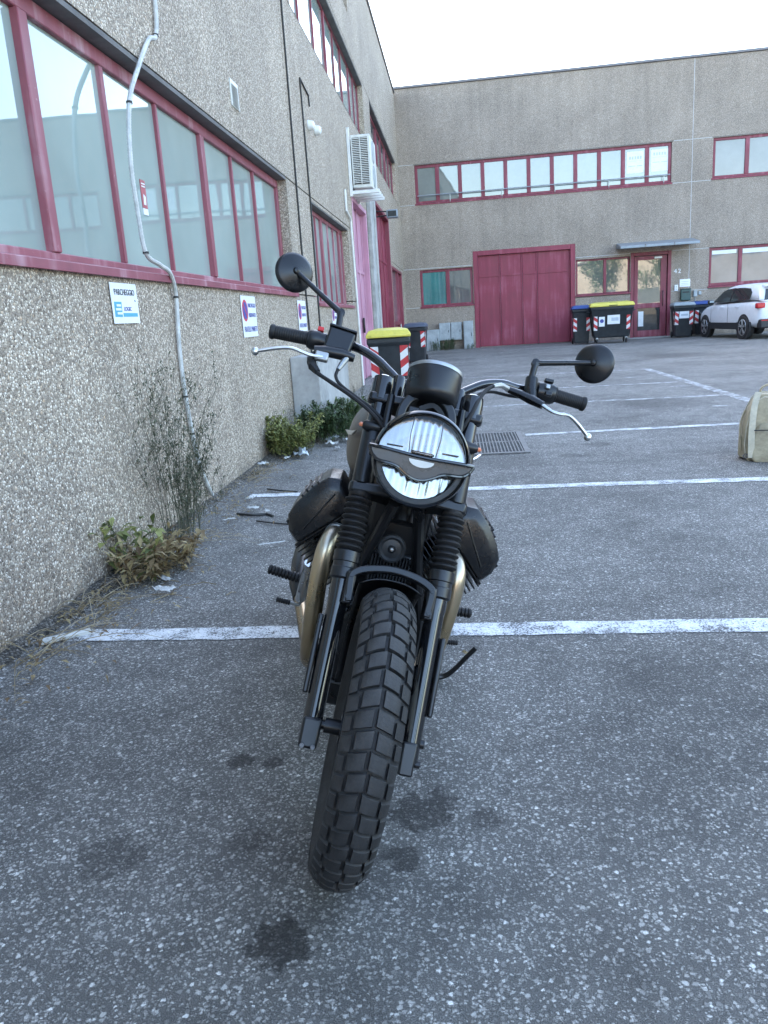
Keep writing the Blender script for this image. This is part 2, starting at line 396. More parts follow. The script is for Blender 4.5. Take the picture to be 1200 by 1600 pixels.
def text(name, s, size, mat, parent, M, ext=.0006, width=None):
    cu = bpy.data.curves.new(name, 'FONT'); cu.body = s; cu.size = size; cu.extrude = ext; cu.align_x = 'CENTER'; cu.align_y = 'CENTER'
    o = bpy.data.objects.new(name, cu); me = bpy.data.meshes.new_from_object(o)
    bpy.data.objects.remove(o); me.materials.append(mat)
    if width:
        xs = [v.co.x for v in me.vertices]; k = width / (max(xs) - min(xs))
        for v in me.vertices: v.co.x *= k
    me.name = name
    return inst(me, name, parent, M)
# text lies in x,y facing +z; stand it up facing -y (front of a wall whose outward side is -y)
STAND = Matrix.Rotation(R_(90), 4, 'X')

# ------------------------------------------------------------------ ground
g = MB(); g.add([(-120, -120, 0), (160, -120, 0), (160, 200, 0), (-120, 200, 0)], [(0, 1, 2, 3)])
tag(g.build('ground', ASPHALT, fix=False), 'worn grey asphalt yard with exposed stone chips and oil drips', kind='structure')
def strip(name, a, b, wd, mat, z=.004, jag=.006):
    a = Vector((*a, 0)); b = Vector((*b, 0)); d = (b - a); L = d.length; d.normalize(); nn = Vector((-d.y, d.x, 0))
    k = max(2, int(L / .08)); vs = []; fs = []
    for i in range(k + 1):
        p = a + d * (L * i / k)
        vs += [p + nn * (wd / 2 + rnd.uniform(-jag, jag)) + Vector((0, 0, z)), p - nn * (wd / 2 + rnd.uniform(-jag, jag)) + Vector((0, 0, z))]
        if i: fs.append((2 * i - 2, 2 * i - 1, 2 * i + 1, 2 * i))
    m = MB(); m.add(vs, fs); return tag(m.build(name, mat, fix=False, smooth=False), kind='structure')
strip('parking_line', (-1.64, 2.93), (3.3, 2.83), .125, PAINT)
strip('parking_line', (-1.57, 5.53), (3.3, 5.33), .12, PAINT)
strip('parking_line', (.62, 7.84), (3.3, 7.92), .11, PAINT)
strip('parking_line', (-.9, 10.5), (3.32, 10.36), .11, PAINT_OLD)
strip('parking_line', (-.9, 12.55), (3.38, 12.37), .11, PAINT_OLD)
strip('parking_line', (-.4, 15.5), (3.42, 15.1), .11, PAINT_OLD)
strip('parking_line', (3.42, 15.16), (3.34, 7.85), .14, PAINT_OLD, z=.008)
strip('parking_line', (3.34, 7.85), (3.30, 1.2), .13, PAINT, z=.008)
for a, b in (((2.85, 9.32), (3.05, 9.3)), ((3.0, 11.75), (3.28, 11.7)), ((.72, 8.9), (.84, 8.88)), ((2.7, 13.6), (3.0, 13.55)), ((6.6, 24.6), (7.3, 25.2)), ((1.9, 3.02), (2.2, 3.0))):
    strip('paint_dash', a, b, .07, PAINT_OLD)

# ------------------------------------------------------------------ buildings (local: x along the wall, y into it, z up)
def panel(parent, x0, x1, z0, z1, ops, mat, th=.16, gap=.008):
    x0 += gap; x1 -= gap; z0 += gap if z0 > .01 else 0; z1 -= gap
    ops = [o for o in ops if o[0] < x1 and o[1] > x0 and o[2] < z1 and o[3] > z0]
    xs = sorted({x0, x1, *[min(max(o[i], x0), x1) for o in ops for i in (0, 1)]})
    zs = sorted({z0, z1, *[min(max(o[i], z0), z1) for o in ops for i in (2, 3)]})
    def solid(i, k):
        if i < 0 or k < 0 or i >= len(xs) - 1 or k >= len(zs) - 1: return False
        mx, mz = (xs[i] + xs[i + 1]) / 2, (zs[k] + zs[k + 1]) / 2
        return not any(o[0] < mx < o[1] and o[2] < mz < o[3] for o in ops)
    todo = {(i, k) for i in range(len(xs) - 1) for k in range(len(zs) - 1) if solid(i, k)}
    while todo:                                   # every connected piece is a panel of its own
        st_ = [todo.pop()]; comp = set(st_)
        while st_:
            i, k = st_.pop()
            for c in ((i + 1, k), (i - 1, k), (i, k + 1), (i, k - 1)):
                if c in todo: todo.remove(c); comp.add(c); st_.append(c)
        m = MB()
        for i, k in sorted(comp):
            a, b, c, d = xs[i], xs[i + 1], zs[k], zs[k + 1]
            m.add([(a, 0, c), (b, 0, c), (b, 0, d), (a, 0, d)], [(0, 1, 2, 3)])
            if not solid(i - 1, k): m.add([(a, 0, c), (a, 0, d), (a, th, d), (a, th, c)], [(0, 1, 2, 3)])
            if not solid(i + 1, k): m.add([(b, 0, c), (b, th, c), (b, th, d), (b, 0, d)], [(0, 1, 2, 3)])
            if not solid(i, k - 1): m.add([(a, 0, c), (a, th, c), (b, th, c), (b, 0, c)], [(0, 1, 2, 3)])
            if not solid(i, k + 1): m.add([(a, 0, d), (b, 0, d), (b, th, d), (a, th, d)], [(0, 1, 2, 3)])
        m.build('wall_panel', mat, parent, smooth=False, fix=False)
def window(parent, x0, x1, z0, z1, mull, panes, fm=RED, fwd=.05, rec=.09, sill=.03, bot=None, lintel=True, sillm=None):
    bot = bot or fwd; e = .002
    f = MB(); y0, y1 = rec, rec + .055
    f.box(x0 + e, x1 - e, y0, y1, z0 + e, z0 + bot); f.box(x0 + e, x1 - e, y0, y1, z1 - fwd, z1 - e)
    f.box(x0 + e, x0 + fwd, y0, y1, z0 + bot, z1 - fwd); f.box(x1 - fwd, x1 - e, y0, y1, z0 + bot, z1 - fwd)
    wo = f.build('window', fm, parent, bevel=.006, seg=1)
    cuts = [x0 + fwd] ; ends = []
    for (mxx, mw) in mull:
        m = MB(); d = .008 if mw > .06 else -.004
        m.box(mxx - mw / 2, mxx + mw / 2, y0 - d, y1 - .004, z0 + bot, z1 - fwd)
        m.build('mullion', fm, wo, bevel=.005, seg=1); ends.append(mxx - mw / 2); cuts.append(mxx + mw / 2)
    ends.append(x1 - fwd)
    for i, (a, b) in enumerate(zip(cuts, ends)):
        m = MB(); yy = rec + .03; q = rnd.uniform(-.0022, .0022); q2 = rnd.uniform(-.003, .003)
        a2, b2, c2, d2 = a - .006, b + .006, z0 + bot - .006, z1 - fwd + .006
        m.add([(a2, yy, c2), (b2, yy + q, c2), (b2, yy + q + q2, d2), (a2, yy + q2, d2),
               (a2, yy + .012, c2), (b2, yy + .012, c2), (b2, yy + .012, d2), (a2, yy + .012, d2)],
              [(0, 1, 2, 3), (7, 6, 5, 4), (0, 4, 5, 1), (1, 5, 6, 2), (2, 6, 7, 3), (3, 7, 4, 0)])
        m.build('pane', panes[i % len(panes)] if isinstance(panes, (list, tuple)) else panes, wo, smooth=False)
    if sill:
        m = MB(); m.add([(x0 - .03, -sill, z0 - .035), (x1 + .03, -sill, z0 - .035), (x1 + .03, -sill, z0 + .012), (x0 - .03, -sill, z0 + .012),
                         (x0 - .03, rec - .002, z0 - .002), (x1 + .03, rec - .002, z0 - .002), (x1 + .03, rec - .002, z0 + .04), (x0 - .03, rec - .002, z0 + .04)],
                        [(0, 1, 2, 3), (7, 6, 5, 4), (0, 4, 5, 1), (1, 5, 6, 2), (2, 6, 7, 3), (3, 7, 4, 0)])
        m.build('sill', sillm or fm, wo, bevel=.004, seg=1)
    if lintel:
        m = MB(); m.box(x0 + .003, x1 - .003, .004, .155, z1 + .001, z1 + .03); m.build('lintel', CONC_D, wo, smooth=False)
    return wo

# ---- left building: root at the wall foot, local x = world +Y, local y = world -X
LX = -1.83
left = empty('left_building', (LX, 0, 0), (0, 0, R_(90)))
tag(left, 'long pebble-clad industrial building with red window frames along the left of the parking bays', 'building')
LOPS = [(-2.2, 9.22, 1.54, 2.79), (10.7, 14.3, 1.45, 2.74), (10.35, 18.3, 4.87, 6.06), (19.7, 27.45, 4.87, 6.1), (13.2, 16.45, 6.78, 7.7),
        (15.1, 17.45, 0, 3.42), (19.35, 23.3, 0, 3.92), (23.55, 27.65, 0, 2.68), (-9, -4, 1.54, 2.79), (-9, 7, 4.87, 6.06)]
lx = [-12, -3.1, 9.62, 18.75, 28.9]; lz = [0, 1.54, 2.79, 4.86, 6.12, 8.42]
for i in range(4):
    for k in range(5): panel(left, lx[i], lx[i + 1], lz[k], lz[k + 1], LOPS, PEBBLE)
m = MB(); m.box(-12, 28.85, .165, 9, .0, 8.38); m.build('core', SEAL_D, left, smooth=False)
m = MB(); m.box(-12.03, 28.7, -.035, .5, 8.43, 8.52); m.build('roof_coping', COPING, left, bevel=.008)
# near strip window
mu = [(.47, .035), (1.33, .075), (2.19, .035), (3.03, .035), (3.88, .085), (4.73, .045), (5.56, .035), (6.5, .085), (7.36, .035), (8.14, .035)]
mu = [(-1.3, .09), (-.4, .045)] + mu
window(left, -2.2, 9.22, 1.54, 2.76, mu, GLASS_L, RED_CHALK, .085, .10, .035, bot=.075)
window(left, -9, -4, 1.54, 2.76, [(-7.5, .05), (-5.8, .05)], GLASS_L, RED_CHALK, .085, .10, .035)
window(left, 10.7, 14.3, 1.45, 2.72, [(11.2, .05), (11.65, .05), (12.1, .1), (12.75, .045), (13.3, .045), (13.85, .09)], GLASS_L, RED_CHALK, .06, .11, .03)
window(left, 10.35, 18.3, 4.87, 6.03, [(11.6, .025), (12.8, .025), (13.9, .07), (14.9, .025), (15.8, .025), (16.9, .06), (17.6, .025)], GLASS_L, RED, .03, .11, .0)
window(left, 19.7, 27.45, 4.87, 6.07, [(20.9, .05), (22.2, .09), (23.5, .05), (24.8, .09), (26.1, .05)], GLASS_D, RED, .07, .11, .0)
window(left, 13.2, 16.45, 6.78, 7.67, [(14.8, .05)], GLASS_L, RED, .05, .11, 0)
window(left, -9, 7, 4.87, 6.03, [(-6, .05), (-3, .05), (0, .05), (2, .05), (4.2, .05), (5.6, .05)], GLASS_L, RED, .05, .11, 0)
def gate(parent, x0, x1, z1, leaves, rails, mat, rec=.12, fr=.09, name='gate', frm=None):
    f = MB(); f.box(x0, x0 + fr, -.012, .15, 0, z1); f.box(x1 - fr, x1, -.012, .15, 0, z1); f.box(x0 + fr, x1 - fr, -.012, .15, z1 - fr, z1)
    go = f.build(name, frm or mat, parent, bevel=.008, seg=1)
    xs = [x0 + fr] + leaves + [x1 - fr]; zs = [.02] + rails + [z1 - fr]
    for a, b in zip(xs, xs[1:]):
        for c, d in zip(zs, zs[1:]):
            m = MB(); m.box(a + .004, b - .004, rec, rec + .03, c + .004, d - .004); m.build('gate_panel', mat, go, bevel=.004, seg=1)
        m = MB(); s = .045
        m.box(a + .006, a + s, rec - .022, rec - .001, .03, z1 - fr - .006); m.box(b - s, b - .006, rec - .022, rec - .001, .03, z1 - fr - .006)
        for c in zs[1:-1]: m.box(a + s, b - s, rec - .02, rec - .001, c - .03, c + .03)
        m.build('stile', mat, go, bevel=.004, seg=1)
    return go
gp = gate(left, 15.1, 17.45, 3.42, [15.75, 16.6], [2.15], PINK, frm=PINK)
m = MB(); m.box(16.45, 16.53, .06, .098, .95, 1.25); m.build('door_handle', SATIN, gp, bevel=.01)
gate(left, 19.35, 23.3, 3.92, [20.3, 21.3, 22.3], [2.7], RED_GATE, frm=RED)
f = MB(); f.box(23.55, 23.63, -.01, .15, 0, 2.68); f.box(27.55, 27.65, -.01, .15, 0, 2.68); f.box(23.63, 27.55, -.01, .15, 2.6, 2.68); f.box(25.9, 26.0, .0, .15, 0, 2.6); f.box(23.63, 25.9, .0, .15, 1.0, 1.1)
dr = f.build('entrance_door', RED, left, bevel=.006, seg=1)
m = MB(); m.box(23.63, 25.9, .08, .1, 1.1, 2.6); m.build('pane', GLASS_G, dr, smooth=False)
m = MB(); m.box(23.63, 25.9, .08, .11, .02, 1.0); m.build('lower_panel', RED, dr, smooth=False)
m = MB(); m.box(26.0, 27.55, .07, .1, .02, 2.6); m.build('door_leaf', RED_GATE, dr, smooth=False)
m = MB(); m.box(26.25, 27.2, .05, .069, .2, 1.0); m.build('notice', OFFWHITE, dr, smooth=False)
m = MB(); m.box(17.62, 18.15, -.09, -.001, 0, 3.95); m.build('pilaster', CONC, left, bevel=.012)
m = MB(); m.box(18.9, 19.2, -.05, -.001, 0, 3.95); m.build('pilaster', CONC, left, bevel=.012)

# concrete block at the foot of the wall
m = MB(); m.box(-1.828, -1.51, 8.55, 9.78, 0, .86); m.box(-1.828, -1.515, 9.79, 10.85, 0, .84)
tag(m.build('concrete_block', CONC, bevel=.015), 'low pale concrete block against the pebble wall behind the green weeds', 'block')

# corrugated conduit
def wl(u, z, d=.02): return Vector((LX + d, u, z))
pts = [wl(5.5, 5.2), wl(5.45, 3.9), wl(5.424, 3.23), wl(5.36, 3.01), wl(5.212, 2.94, .022), wl(4.955, 2.717, .03), wl(4.742, 2.478, .03), wl(4.649, 2.16, .03), wl(4.656, 1.887, .03), wl(4.675, 1.66, .04), wl(4.854, 1.602, .05), wl(5.02, 1.557, .05), wl(5.138, 1.42, .025), wl(5.10, 1.1, .02), wl(5.106, .783, .02), wl(5.205, .335, .02), wl(5.42, .04, .02)]
pp, rr = catmull(pts, [.0135] * len(pts), 14)
dense = []
for a, b in zip(pp, pp[1:]):
    L = (b - a).length; k = max(1, int(L / .007))
    dense += [a.lerp(b, i / k) for i in range(k)]
cd = empty('conduit', wl(5.42, 0)); inv = cd.location
m = MB(); m.tube([p - inv for p in dense], [.0132 + .0016 * (i % 2) for i in range(len(dense))], 8); m.build('corrugated_tube', CONDUIT, cd)
for q in (pts[3], pts[6], pts[9], pts[12], pts[14], wl(5.15, .53)):
    m = MB(); q = q - inv; m.lathe([(.0155, -.006), (.0178, -.006), (.0178, .006), (.0155, .006)], q, (.0, .12, 1), 12); m.build('clip', WIRE, cd)
tag(cd, 'grey corrugated conduit running down the wall across the near strip window', 'conduit')

# cables
m = MB(); m.tube([wl(9.72, 5.0, .012), wl(9.76, 4.69, .012), wl(9.76, 2.0, .012), wl(9.85, .9, .012), wl(9.86, .02, .012)], .011, 6)
tag(m.build('cable', WIRE), 'long thin black cable fixed down the left wall beside the near strip window', 'cable')
m = MB(); m.tube([wl(11.15, 3.95, .012), wl(11.12, 4.08, .012), wl(10.57, 4.14, .012), wl(10.6, 3.6, .012), wl(10.64, 2.7, .012), wl(10.62, .9, .012), wl(10.62, .02, .012)], .011, 6)
tag(m.build('cable', WIRE), 'black cable with a hooked top end below the upper strip window', 'cable')
m = MB(); m.tube([wl(14.05, 3.35, .03), wl(14.05, 3.02, .03), wl(14.5, 2.95, .03), wl(14.56, 2.9, .03), wl(14.78, .6, .03), wl(14.8, .02, .03)], .018, 8)
tag(m.build('drain_pipe', WHITE_PL), 'thin white drain pipe running down from the air conditioner', 'pipe')
for u, z, wh in ((11.0, 3.69, 'left'), (11.52, 3.74, 'right')):
    o = empty('alarm_dome', wl(u, z, 0)); m = MB(); m.lathe([(.0, .09), (.028, .086), (.052, .07), (.062, .04), (.062, 0)], (0, 0, 0), (1, 0, 0), 18); m.build('dome', WHITE_PL, o)
    m = MB(); m.lathe([(.07, -.0), (.07, .015), (.04, .016)], (0, 0, 0), (1, 0, 0), 18); m.build('base', OFFWHITE, o)
    tag(o, f'white round dome on the left wall above the mirror, the {"nearer" if wh == "left" else "farther"} of two', 'alarm', 'white domes on the left wall')
# vent
vo = empty('vent_grille', wl(7.26, 3.03, 0))
m = MB(); m.box(0, .012, -.12, .12, 0, .21); m.build('frame', OFFWHITE, vo, bevel=.003)
for i in range(7):
    m = MB(); z = .025 + i * .025; m.add([(.012, -.1, z), (.012, .1, z), (.024, .1, z - .014), (.024, -.1, z - .014)], [(0, 1, 2, 3)]); m.build('slat', BOXGREY, vo, fix=False)
tag(vo, 'small louvred vent grille high on the pebble wall above the strip window', 'vent')
# air conditioner
ac = empty('air_conditioner', (-1.6, 15.4, 3.45))
def A(x, y, z): return (x + 1.6, y - 15.4, z - 3.45)
m = MB(); a = A(-1.77, 14.98, 3.5); b = A(-1.42, 15.95, 4.38); m.box(a[0], b[0], a[1], b[1], a[2], b[2]); m.build('housing', OFFWHITE, ac, bevel=.015)
m = MB(); a = A(-1.74, 14.975, 3.56); b = A(-1.46, 14.979, 4.33); m.box(a[0], b[0], a[1] - .004, b[1] - .002, a[2], b[2]); m.build('coil_backing', DARKSLOT, ac, smooth=False)
for i in range(26):
    z = 3.58 + i * .029; m = MB(); p = A(-1.745, 14.955, z); q = A(-1.455, 14.969, z + .012); m.box(p[0], q[0], p[1], q[1], p[2], q[2]); m.build('louvre', OFFWHITE, ac, smooth=False)
for x in (-1.745, -1.6, -1.455):
    m = MB(); p = A(x - .008, 14.95, 3.56); q = A(x + .008, 14.956, 4.33); m.box(p[0], q[0], p[1] - .003, q[1] - .003, p[2], q[2]); m.build('guard_bar', OFFWHITE, ac, smooth=False)
for z in (3.73, 4.15):
    m = MB(); m.lathe([(.0, .0), (.19, .0), (.19, .012), (.0, .012)], A(-1.42, 15.42, z), (1, 0, 0), 24); m.build('fan_grille', BOXGREY, ac)
for y in (14.97, 15.3, 15.62, 15.93):
    m = MB(); p = A(-1.83, y, 3.40); q = A(-1.30, y + .05, 3.46); m.box(p[0] + .002, q[0], p[1], q[1], p[2], q[2]); m.build('bracket_arm', WHITE_PL, ac, bevel=.004)
for y in (14.93, 15.97):
    m = MB(); p = A(-1.83, y, 3.36); q = A(-1.775, y + .045, 4.5); m.box(p[0] + .002, q[0], p[1], q[1], p[2], q[2]); m.build('bracket_upright', WHITE_PL, ac, bevel=.004)
tag(ac, 'tall off-white air conditioner on brackets high on the left wall', 'air conditioner')
# flood lamp on an arm
fl = empty('flood_lamp', wl(19.28, 3.5, .05))
m = MB(); m.tube([(0, 0, 0), (.28, 0, .02)], .014, 8); m.tube([(0, 0, .12), (.28, 0, .1)], .014, 8); m.build('arm', SATIN, fl)
m = MB(); m.box(.24, .5, -.1, .1, -.05, .13); m.build('lamp_head', GREYMETAL, fl, bevel=.02)
m = MB(); m.box(.27, .47, -.104, -.101, -.02, .1); m.build('lamp_glass', GLASS_CAR, fl)
tag(fl, 'small dark flood lamp on an arm beside the tall red gate', 'lamp')
# label on the pane
STICKRED = pm('faded_red_label', (.38, .09, .10), .5, var=.15)
o = empty('window_sticker', wl(5.2, 1.98, -.128), (0, 0, R_(90)))
m = MB(); m.box(-.04, .04, -.003, 0, .0, .17); m.build('sheet', STICKRED, o, smooth=False)
m = MB(); m.box(-.04, .04, -.0035, 0, -.04, -.002); m.build('white_strip', SIGNWHITE, o, smooth=False)
m = MB(); m.prism([(-.02, .02), (.015, .02), (.02, .07), (-.012, .085)], -.0055, -.0035); m.build('pictogram', SIGNWHITE, o, smooth=False)
for z in (.148, .132): 
    m = MB(); m.box(-.028, .028, -.0055, -.0035, z - .005, z + .003); m.build('print_line', SIGNWHITE, o, smooth=False)
tag(o, 'small red notice stuck on a pane of the near strip window', 'sticker')

# signs on the left wall
def T(x, z, d=.006): return Matrix.Translation((x, -d, z)) @ STAND
so1 = empty('parking_sign', wl(4.355, 1.265, .006), (0, R_(0), R_(90)))
m = MB(); m.box(-.175, .175, -.004, 0, 0, .215); m.build('board', SIGNWHITE, so1, bevel=.001)
text('lettering', 'PARCHEGGIO', .045, INK, so1, T(0, .165), width=.27)
m = MB(); m.prism([(-.155, .035), (-.06, .035), (-.055, .115), (-.15, .115)], -.0052, -.0042)
m.build('emblem', TEALINK, so1, smooth=False)
for k, (a, b, z) in enumerate(((-.125, -.068, .096), (-.138, -.068, .075), (-.125, -.062, .054))):
    m = MB(); m.box(a, b, -.0062, -.0054, z - .006, z + .006); m.build('emblem_stroke', SIGNWHITE, so1, smooth=False)
text('lettering', 'LOGIC', .03, BLUEINK, so1, T(.02, .077), width=.10)
m = MB(); m.box(-.045, .15, -.0052, -.0042, .036, .056); m.build('colour_bar', TEALINK, so1, smooth=False)
text('lettering', 'n.', .02, INK, so1, T(.135, .125))
tag(so1, 'white sign reading PARCHEGGIO with a teal square emblem, under the near strip window', 'sign')
def nopark(u0, z0, label, w_=.49, h_=.35):
    o = empty('no_parking_sign', wl(u0 + w_ / 2, z0, .006), (0, 0, R_(90)))
    m = MB(); m.box(-w_ / 2, w_ / 2, -.004, 0, 0, h_); m.build('board', SIGNWHITE, o, bevel=.001)
    m = MB(); m.lathe([(.0, .0052), (.092, .0052), (.092, .0042)], (-.135, 0, .225), (0, -1, 0), 32); m.build('red_ring', REDINK, o)
    m = MB(); m.lathe([(.0, .0062), (.072, .0062), (.072, .0054)], (-.135, 0, .225), (0, -1, 0), 32); m.build('blue_disc', BLUEINK, o)
    m = MB(); m.box(-.075, .075, -.0072, -.0064, -.009, .009, Matrix.Translation((-.135, 0, .225)) @ Matrix.Rotation(R_(45), 4, 'Y')); m.build('red_bar', REDINK, o, smooth=False)
    text('lettering', 'PARCHEGGIO', .05, BLUEINK, o, T(.095, .268), width=.25)
    text('lettering', 'RISERVATO', .05, BLUEINK, o, T(.095, .185), width=.23)
    text('lettering', 'FRATELLI', .065, BLUEINK, o, T(-.1, .065), width=.21)
    text('lettering', 'MANETTI', .065, BLUEINK, o, T(.125, .065), width=.19)
    tag(o, label, 'sign', 'no-parking signs on the left wall')
nopark(6.77, 1.12, 'nearest no-parking sign with blue lettering, under the near strip window')
nopark(9.22, 1.12, 'no-parking sign beside the black cable just past the near strip window')
nopark(11.75, 1.08, 'no-parking sign farthest along the left wall, below the second window')

# ---- back building
BY, BA = 28.8, -2.5
back = empty('back_building', (0, BY, 0), (0, 0, R_(BA)))
tag(back, 'two-storey grey pebble-clad building with red frames closing the yard', 'building')
BOPS = [(-1.28, 7.15, 4.94, 6.2), (.6, 4.06, 0, 3.27), (-1.27, .58, 1.5, 2.77), (4.08, 5.87, 1.55, 2.74), (5.89, 7.21, 0, 2.83), (8.43, 13.5, 4.96, 6.2), (8.42, 13.5, 1.56, 2.82),
        (16, 24.4, 4.96, 6.2), (17.3, 20.7, 0, 3.27)]
bx = [-2.0, 7.79, 15.2, 27]; bz = [0, 1.5, 2.82, 4.93, 6.22, 8.6]
for i in range(3):
    for k in range(5): panel(back, bx[i], bx[i + 1], bz[k], bz[k + 1], BOPS, PEBBLE_B, gap=.009)
m = MB(); m.box(-1.95, 26.95, .165, 10, 0, 8.55); m.build('core', SEAL, back, smooth=False)
def seal(x0, x1, z0, z1):
    m = MB(); m.box(x0, x1, .004, .03, z0, z1); m.build('panel_joint', SEAL, back, smooth=False)
for z, segs in ((1.5, [(-1.95, -1.3), (7.25, 8.4), (13.55, 17.25), (20.75, 26.9)]), (2.82, [(-1.95, .57), (4.08, 5.87), (7.25, 8.4), (13.55, 17.25), (20.75, 26.9)]), (4.93, [(-1.95, -1.32), (7.2, 8.4), (13.55, 15.95), (24.45, 26.9)]), (6.22, [(-1.95, -1.32), (7.2, 8.4), (13.55, 15.95), (24.45, 26.9)])):
    for a, b in segs: seal(a, b, z - .009, z + .009)
for x in (7.79, 15.2):
    for a, b in ((0, 1.49), (1.51, 2.81), (2.83, 4.92), (4.94, 6.21), (6.23, 8.59)): seal(x - .009, x + .009, a, b)
m = MB(); m.box(-2.02, 27.03, -.04, .5, 8.605, 8.68); m.build('roof_coping', COPING, back, bevel=.008)
sp_ = 8.43 / 11
wu = window(back, -1.28, 7.15, 4.94, 6.2, [(-1.28 + sp_ * i, .13 if i % 1 == 0 else .1) for i in range(1, 11)], GLASS_B, RED, .10, .06, .02)
for i, dz in ((9, 0), (10, .06)):
    x0 = -1.28 + sp_ * i
    m = MB(); m.box(x0 + .13, x0 + sp_ - .1, .0862, .0872, 5.35, 6.02); po = m.build('poster', PAPER, wu, smooth=False)
    m = MB()
    for k in range(5): m.box(x0 + .2 + k * .085, x0 + .255 + k * .085, .0848, .0856, 5.78 + dz, 5.87 + dz)
    m.box(x0 + .17, x0 + sp_ - .14, .0848, .0856, 5.72 + dz, 5.728 + dz); m.box(x0 + .17, x0 + .4, .0848, .0856, 5.56 + dz, 5.585 + dz); m.box(x0 + .45, x0 + sp_ - .14, .0848, .0856, 5.56 + dz, 5.585 + dz)
    m.build('faded_print', FADED, wu, smooth=False)
rl = MB(); rl.tube([(-1.2, -.07, 5.2), (7.1, -.07, 5.2)], .018, 8); ro = rl.build('window_rail', GALV, back)
for i in range(5):
    x = -.1 + i * 1.75; m = MB(); m.tube([(x, -.07, 5.2), (x, -.07, 4.97), (x, -.002, 4.93)], .014, 6); m.build('rail_post', GALV, ro)
gb = gate(back, .6, 4.06, 3.27, [1.52, 2.28, 2.79], [2.42], RED_GATE, frm=RED_GATE, fr=.16, rec=.1)
window(back, -1.27, .58, 1.5, 2.77, [(-.3, .13)], [GLASS_T, GLASS_D], RED, .09, .07, .03)
window(back, 4.08, 5.87, 1.55, 2.74, [(5.05, .09)], [GLASS_D, GLASS_D], RED, .06, .07, .04)
# entrance door
f = MB(); f.box(5.89, 6.0, -.01, .13, 0, 2.83); f.box(7.1, 7.21, -.01, .13, 0, 2.83); f.box(6.0, 7.1, -.01, .13, 2.72, 2.83); de = f.build('entrance_door', RED, back, bevel=.006, seg=1)
f = MB(); f.box(6.02, 6.14, .05, .1, .04, 2.7); f.box(6.88, 7.08, .05, .1, .04, 2.7); f.box(6.14, 6.88, .05, .1, 2.58, 2.7); f.box(6.14, 6.88, .05, .1, 1.0, 1.16); f.box(6.14, 6.88, .05, .1, .04, .26); f.build('leaf', RED, de, bevel=.005, seg=1)
for z0, z1, gm in ((1.16, 2.58, GLASS_D), (.26, 1.0, GLASS_CAR)):
    m = MB(); m.box(6.14, 6.88, .07, .085, z0, z1); m.build('pane', gm, de, smooth=False)
m = MB(); m.tube([(6.96, .04, 1.05), (6.96, .0, 1.1), (6.96, .0, 1.5), (6.96, .04, 1.55)], .013, 8); m.build('handle', SATIN, de)
m = MB(); m.box(6.66, 6.92, .03, .049, 2.6, 2.67); m.build('door_closer', OFFWHITE, de, bevel=.01)
m = MB(); m.box(6.17, 6.34, .066, .069, .4, .9); m.build('notice', PAPER, de, smooth=False)
m = MB(); m.box(5.8, 7.3, -.35, -.002, 0, .035); m.build('doorstep', CONC, de, bevel=.008)
window(back, 8.43, 13.5, 4.96, 6.2, [(9.5, .13), (11, .1), (12.3, .1)], [GLASS_G, GLASS_G], RED, .09, .06, .02)
window(back, 8.42, 13.5, 1.56, 2.82, [(9.42, .12), (10.55, .12), (12, .1)], [GLASS_G, GLASS_G], RED, .09, .06, .02, bot=.12)
for a, b, z0 in ((8.53, 9.3, 2.6), (9.5, 10.35, 2.58)):
    m = MB(); m.box(a, b, .0862, .0872, z0, 2.72); m.build('blind_box', PAPER, back, smooth=False)
window(back, 16, 24.4, 4.96, 6.2, [(16 + .764 * i, .13) for i in range(1, 11)], GLASS_B, RED, .10, .06, .02)
gate(back, 17.3, 20.7, 3.27, [18.2, 19, 19.9], [2.42], RED_GATE, frm=RED_GATE, fr=.16, rec=.1)
# canopy
m = MB(); m.add([(5.41, -.95, 2.93), (7.89, -.95, 2.93), (7.89, -.95, 3.02), (5.41, -.95, 3.02), (5.41, -.002, 3.0), (7.89, -.002, 3.0), (7.89, -.002, 3.17), (5.41, -.002, 3.17)],
                [(0, 1, 2, 3), (7, 6, 5, 4), (0, 4, 5, 1), (1, 5, 6, 2), (2, 6, 7, 3), (3, 7, 4, 0)])
ca_ = m.build('canopy', GREYMETAL, back, bevel=.012)
for x in (6.2, 7.1):
    m = MB(); m.box(x - .012, x + .012, -.97, -.9, 2.925, 3.03); m.build('canopy_seam', COPING, ca_, smooth=False)
# things fixed on the back wall
def bw(x, z, d=0): 
    return back.matrix_basis @ Vector((x, -d, z))
def onback(name, x, z, d=0): return empty(name, bw(x, z, d), (0, 0, R_(BA)))
for (x0, x1, z0, z1, dp, lab) in ((-1.17, -.66, 0, .72, .34, 'low concrete-grey utility cabinet left of the twin meter boxes'), (-.66, -.27, .33, .93, .22, 'left of the twin grey meter boxes under the ground-floor window'),
                                  (-.25, .13, .33, .93, .22, 'right of the twin grey meter boxes under the ground-floor window'), (.2, .53, 0, .95, .32, 'tall narrow grey utility cabinet beside the red gate')):
    o = onback('utility_cabinet', (x0 + x1) / 2, z0, .002); hw = (x1 - x0) / 2
    m = MB(); m.box(-hw, hw, -dp, 0, 0, z1 - z0); m.build('box', BOXGREY, o, bevel=.012)
    m = MB(); m.box(-hw + .03, hw - .03, -dp - .008, -dp - .001, .04, z1 - z0 - .04); m.build('door', BOXGREY, o, bevel=.004)
    m = MB(); m.box(hw - .07, hw - .05, -dp - .016, -dp - .009, (z1 - z0) * .45, (z1 - z0) * .58); m.build('latch', DARKSLOT, o)
    tag(o, lab, 'cabinet', 'utility cabinets on the back wall')
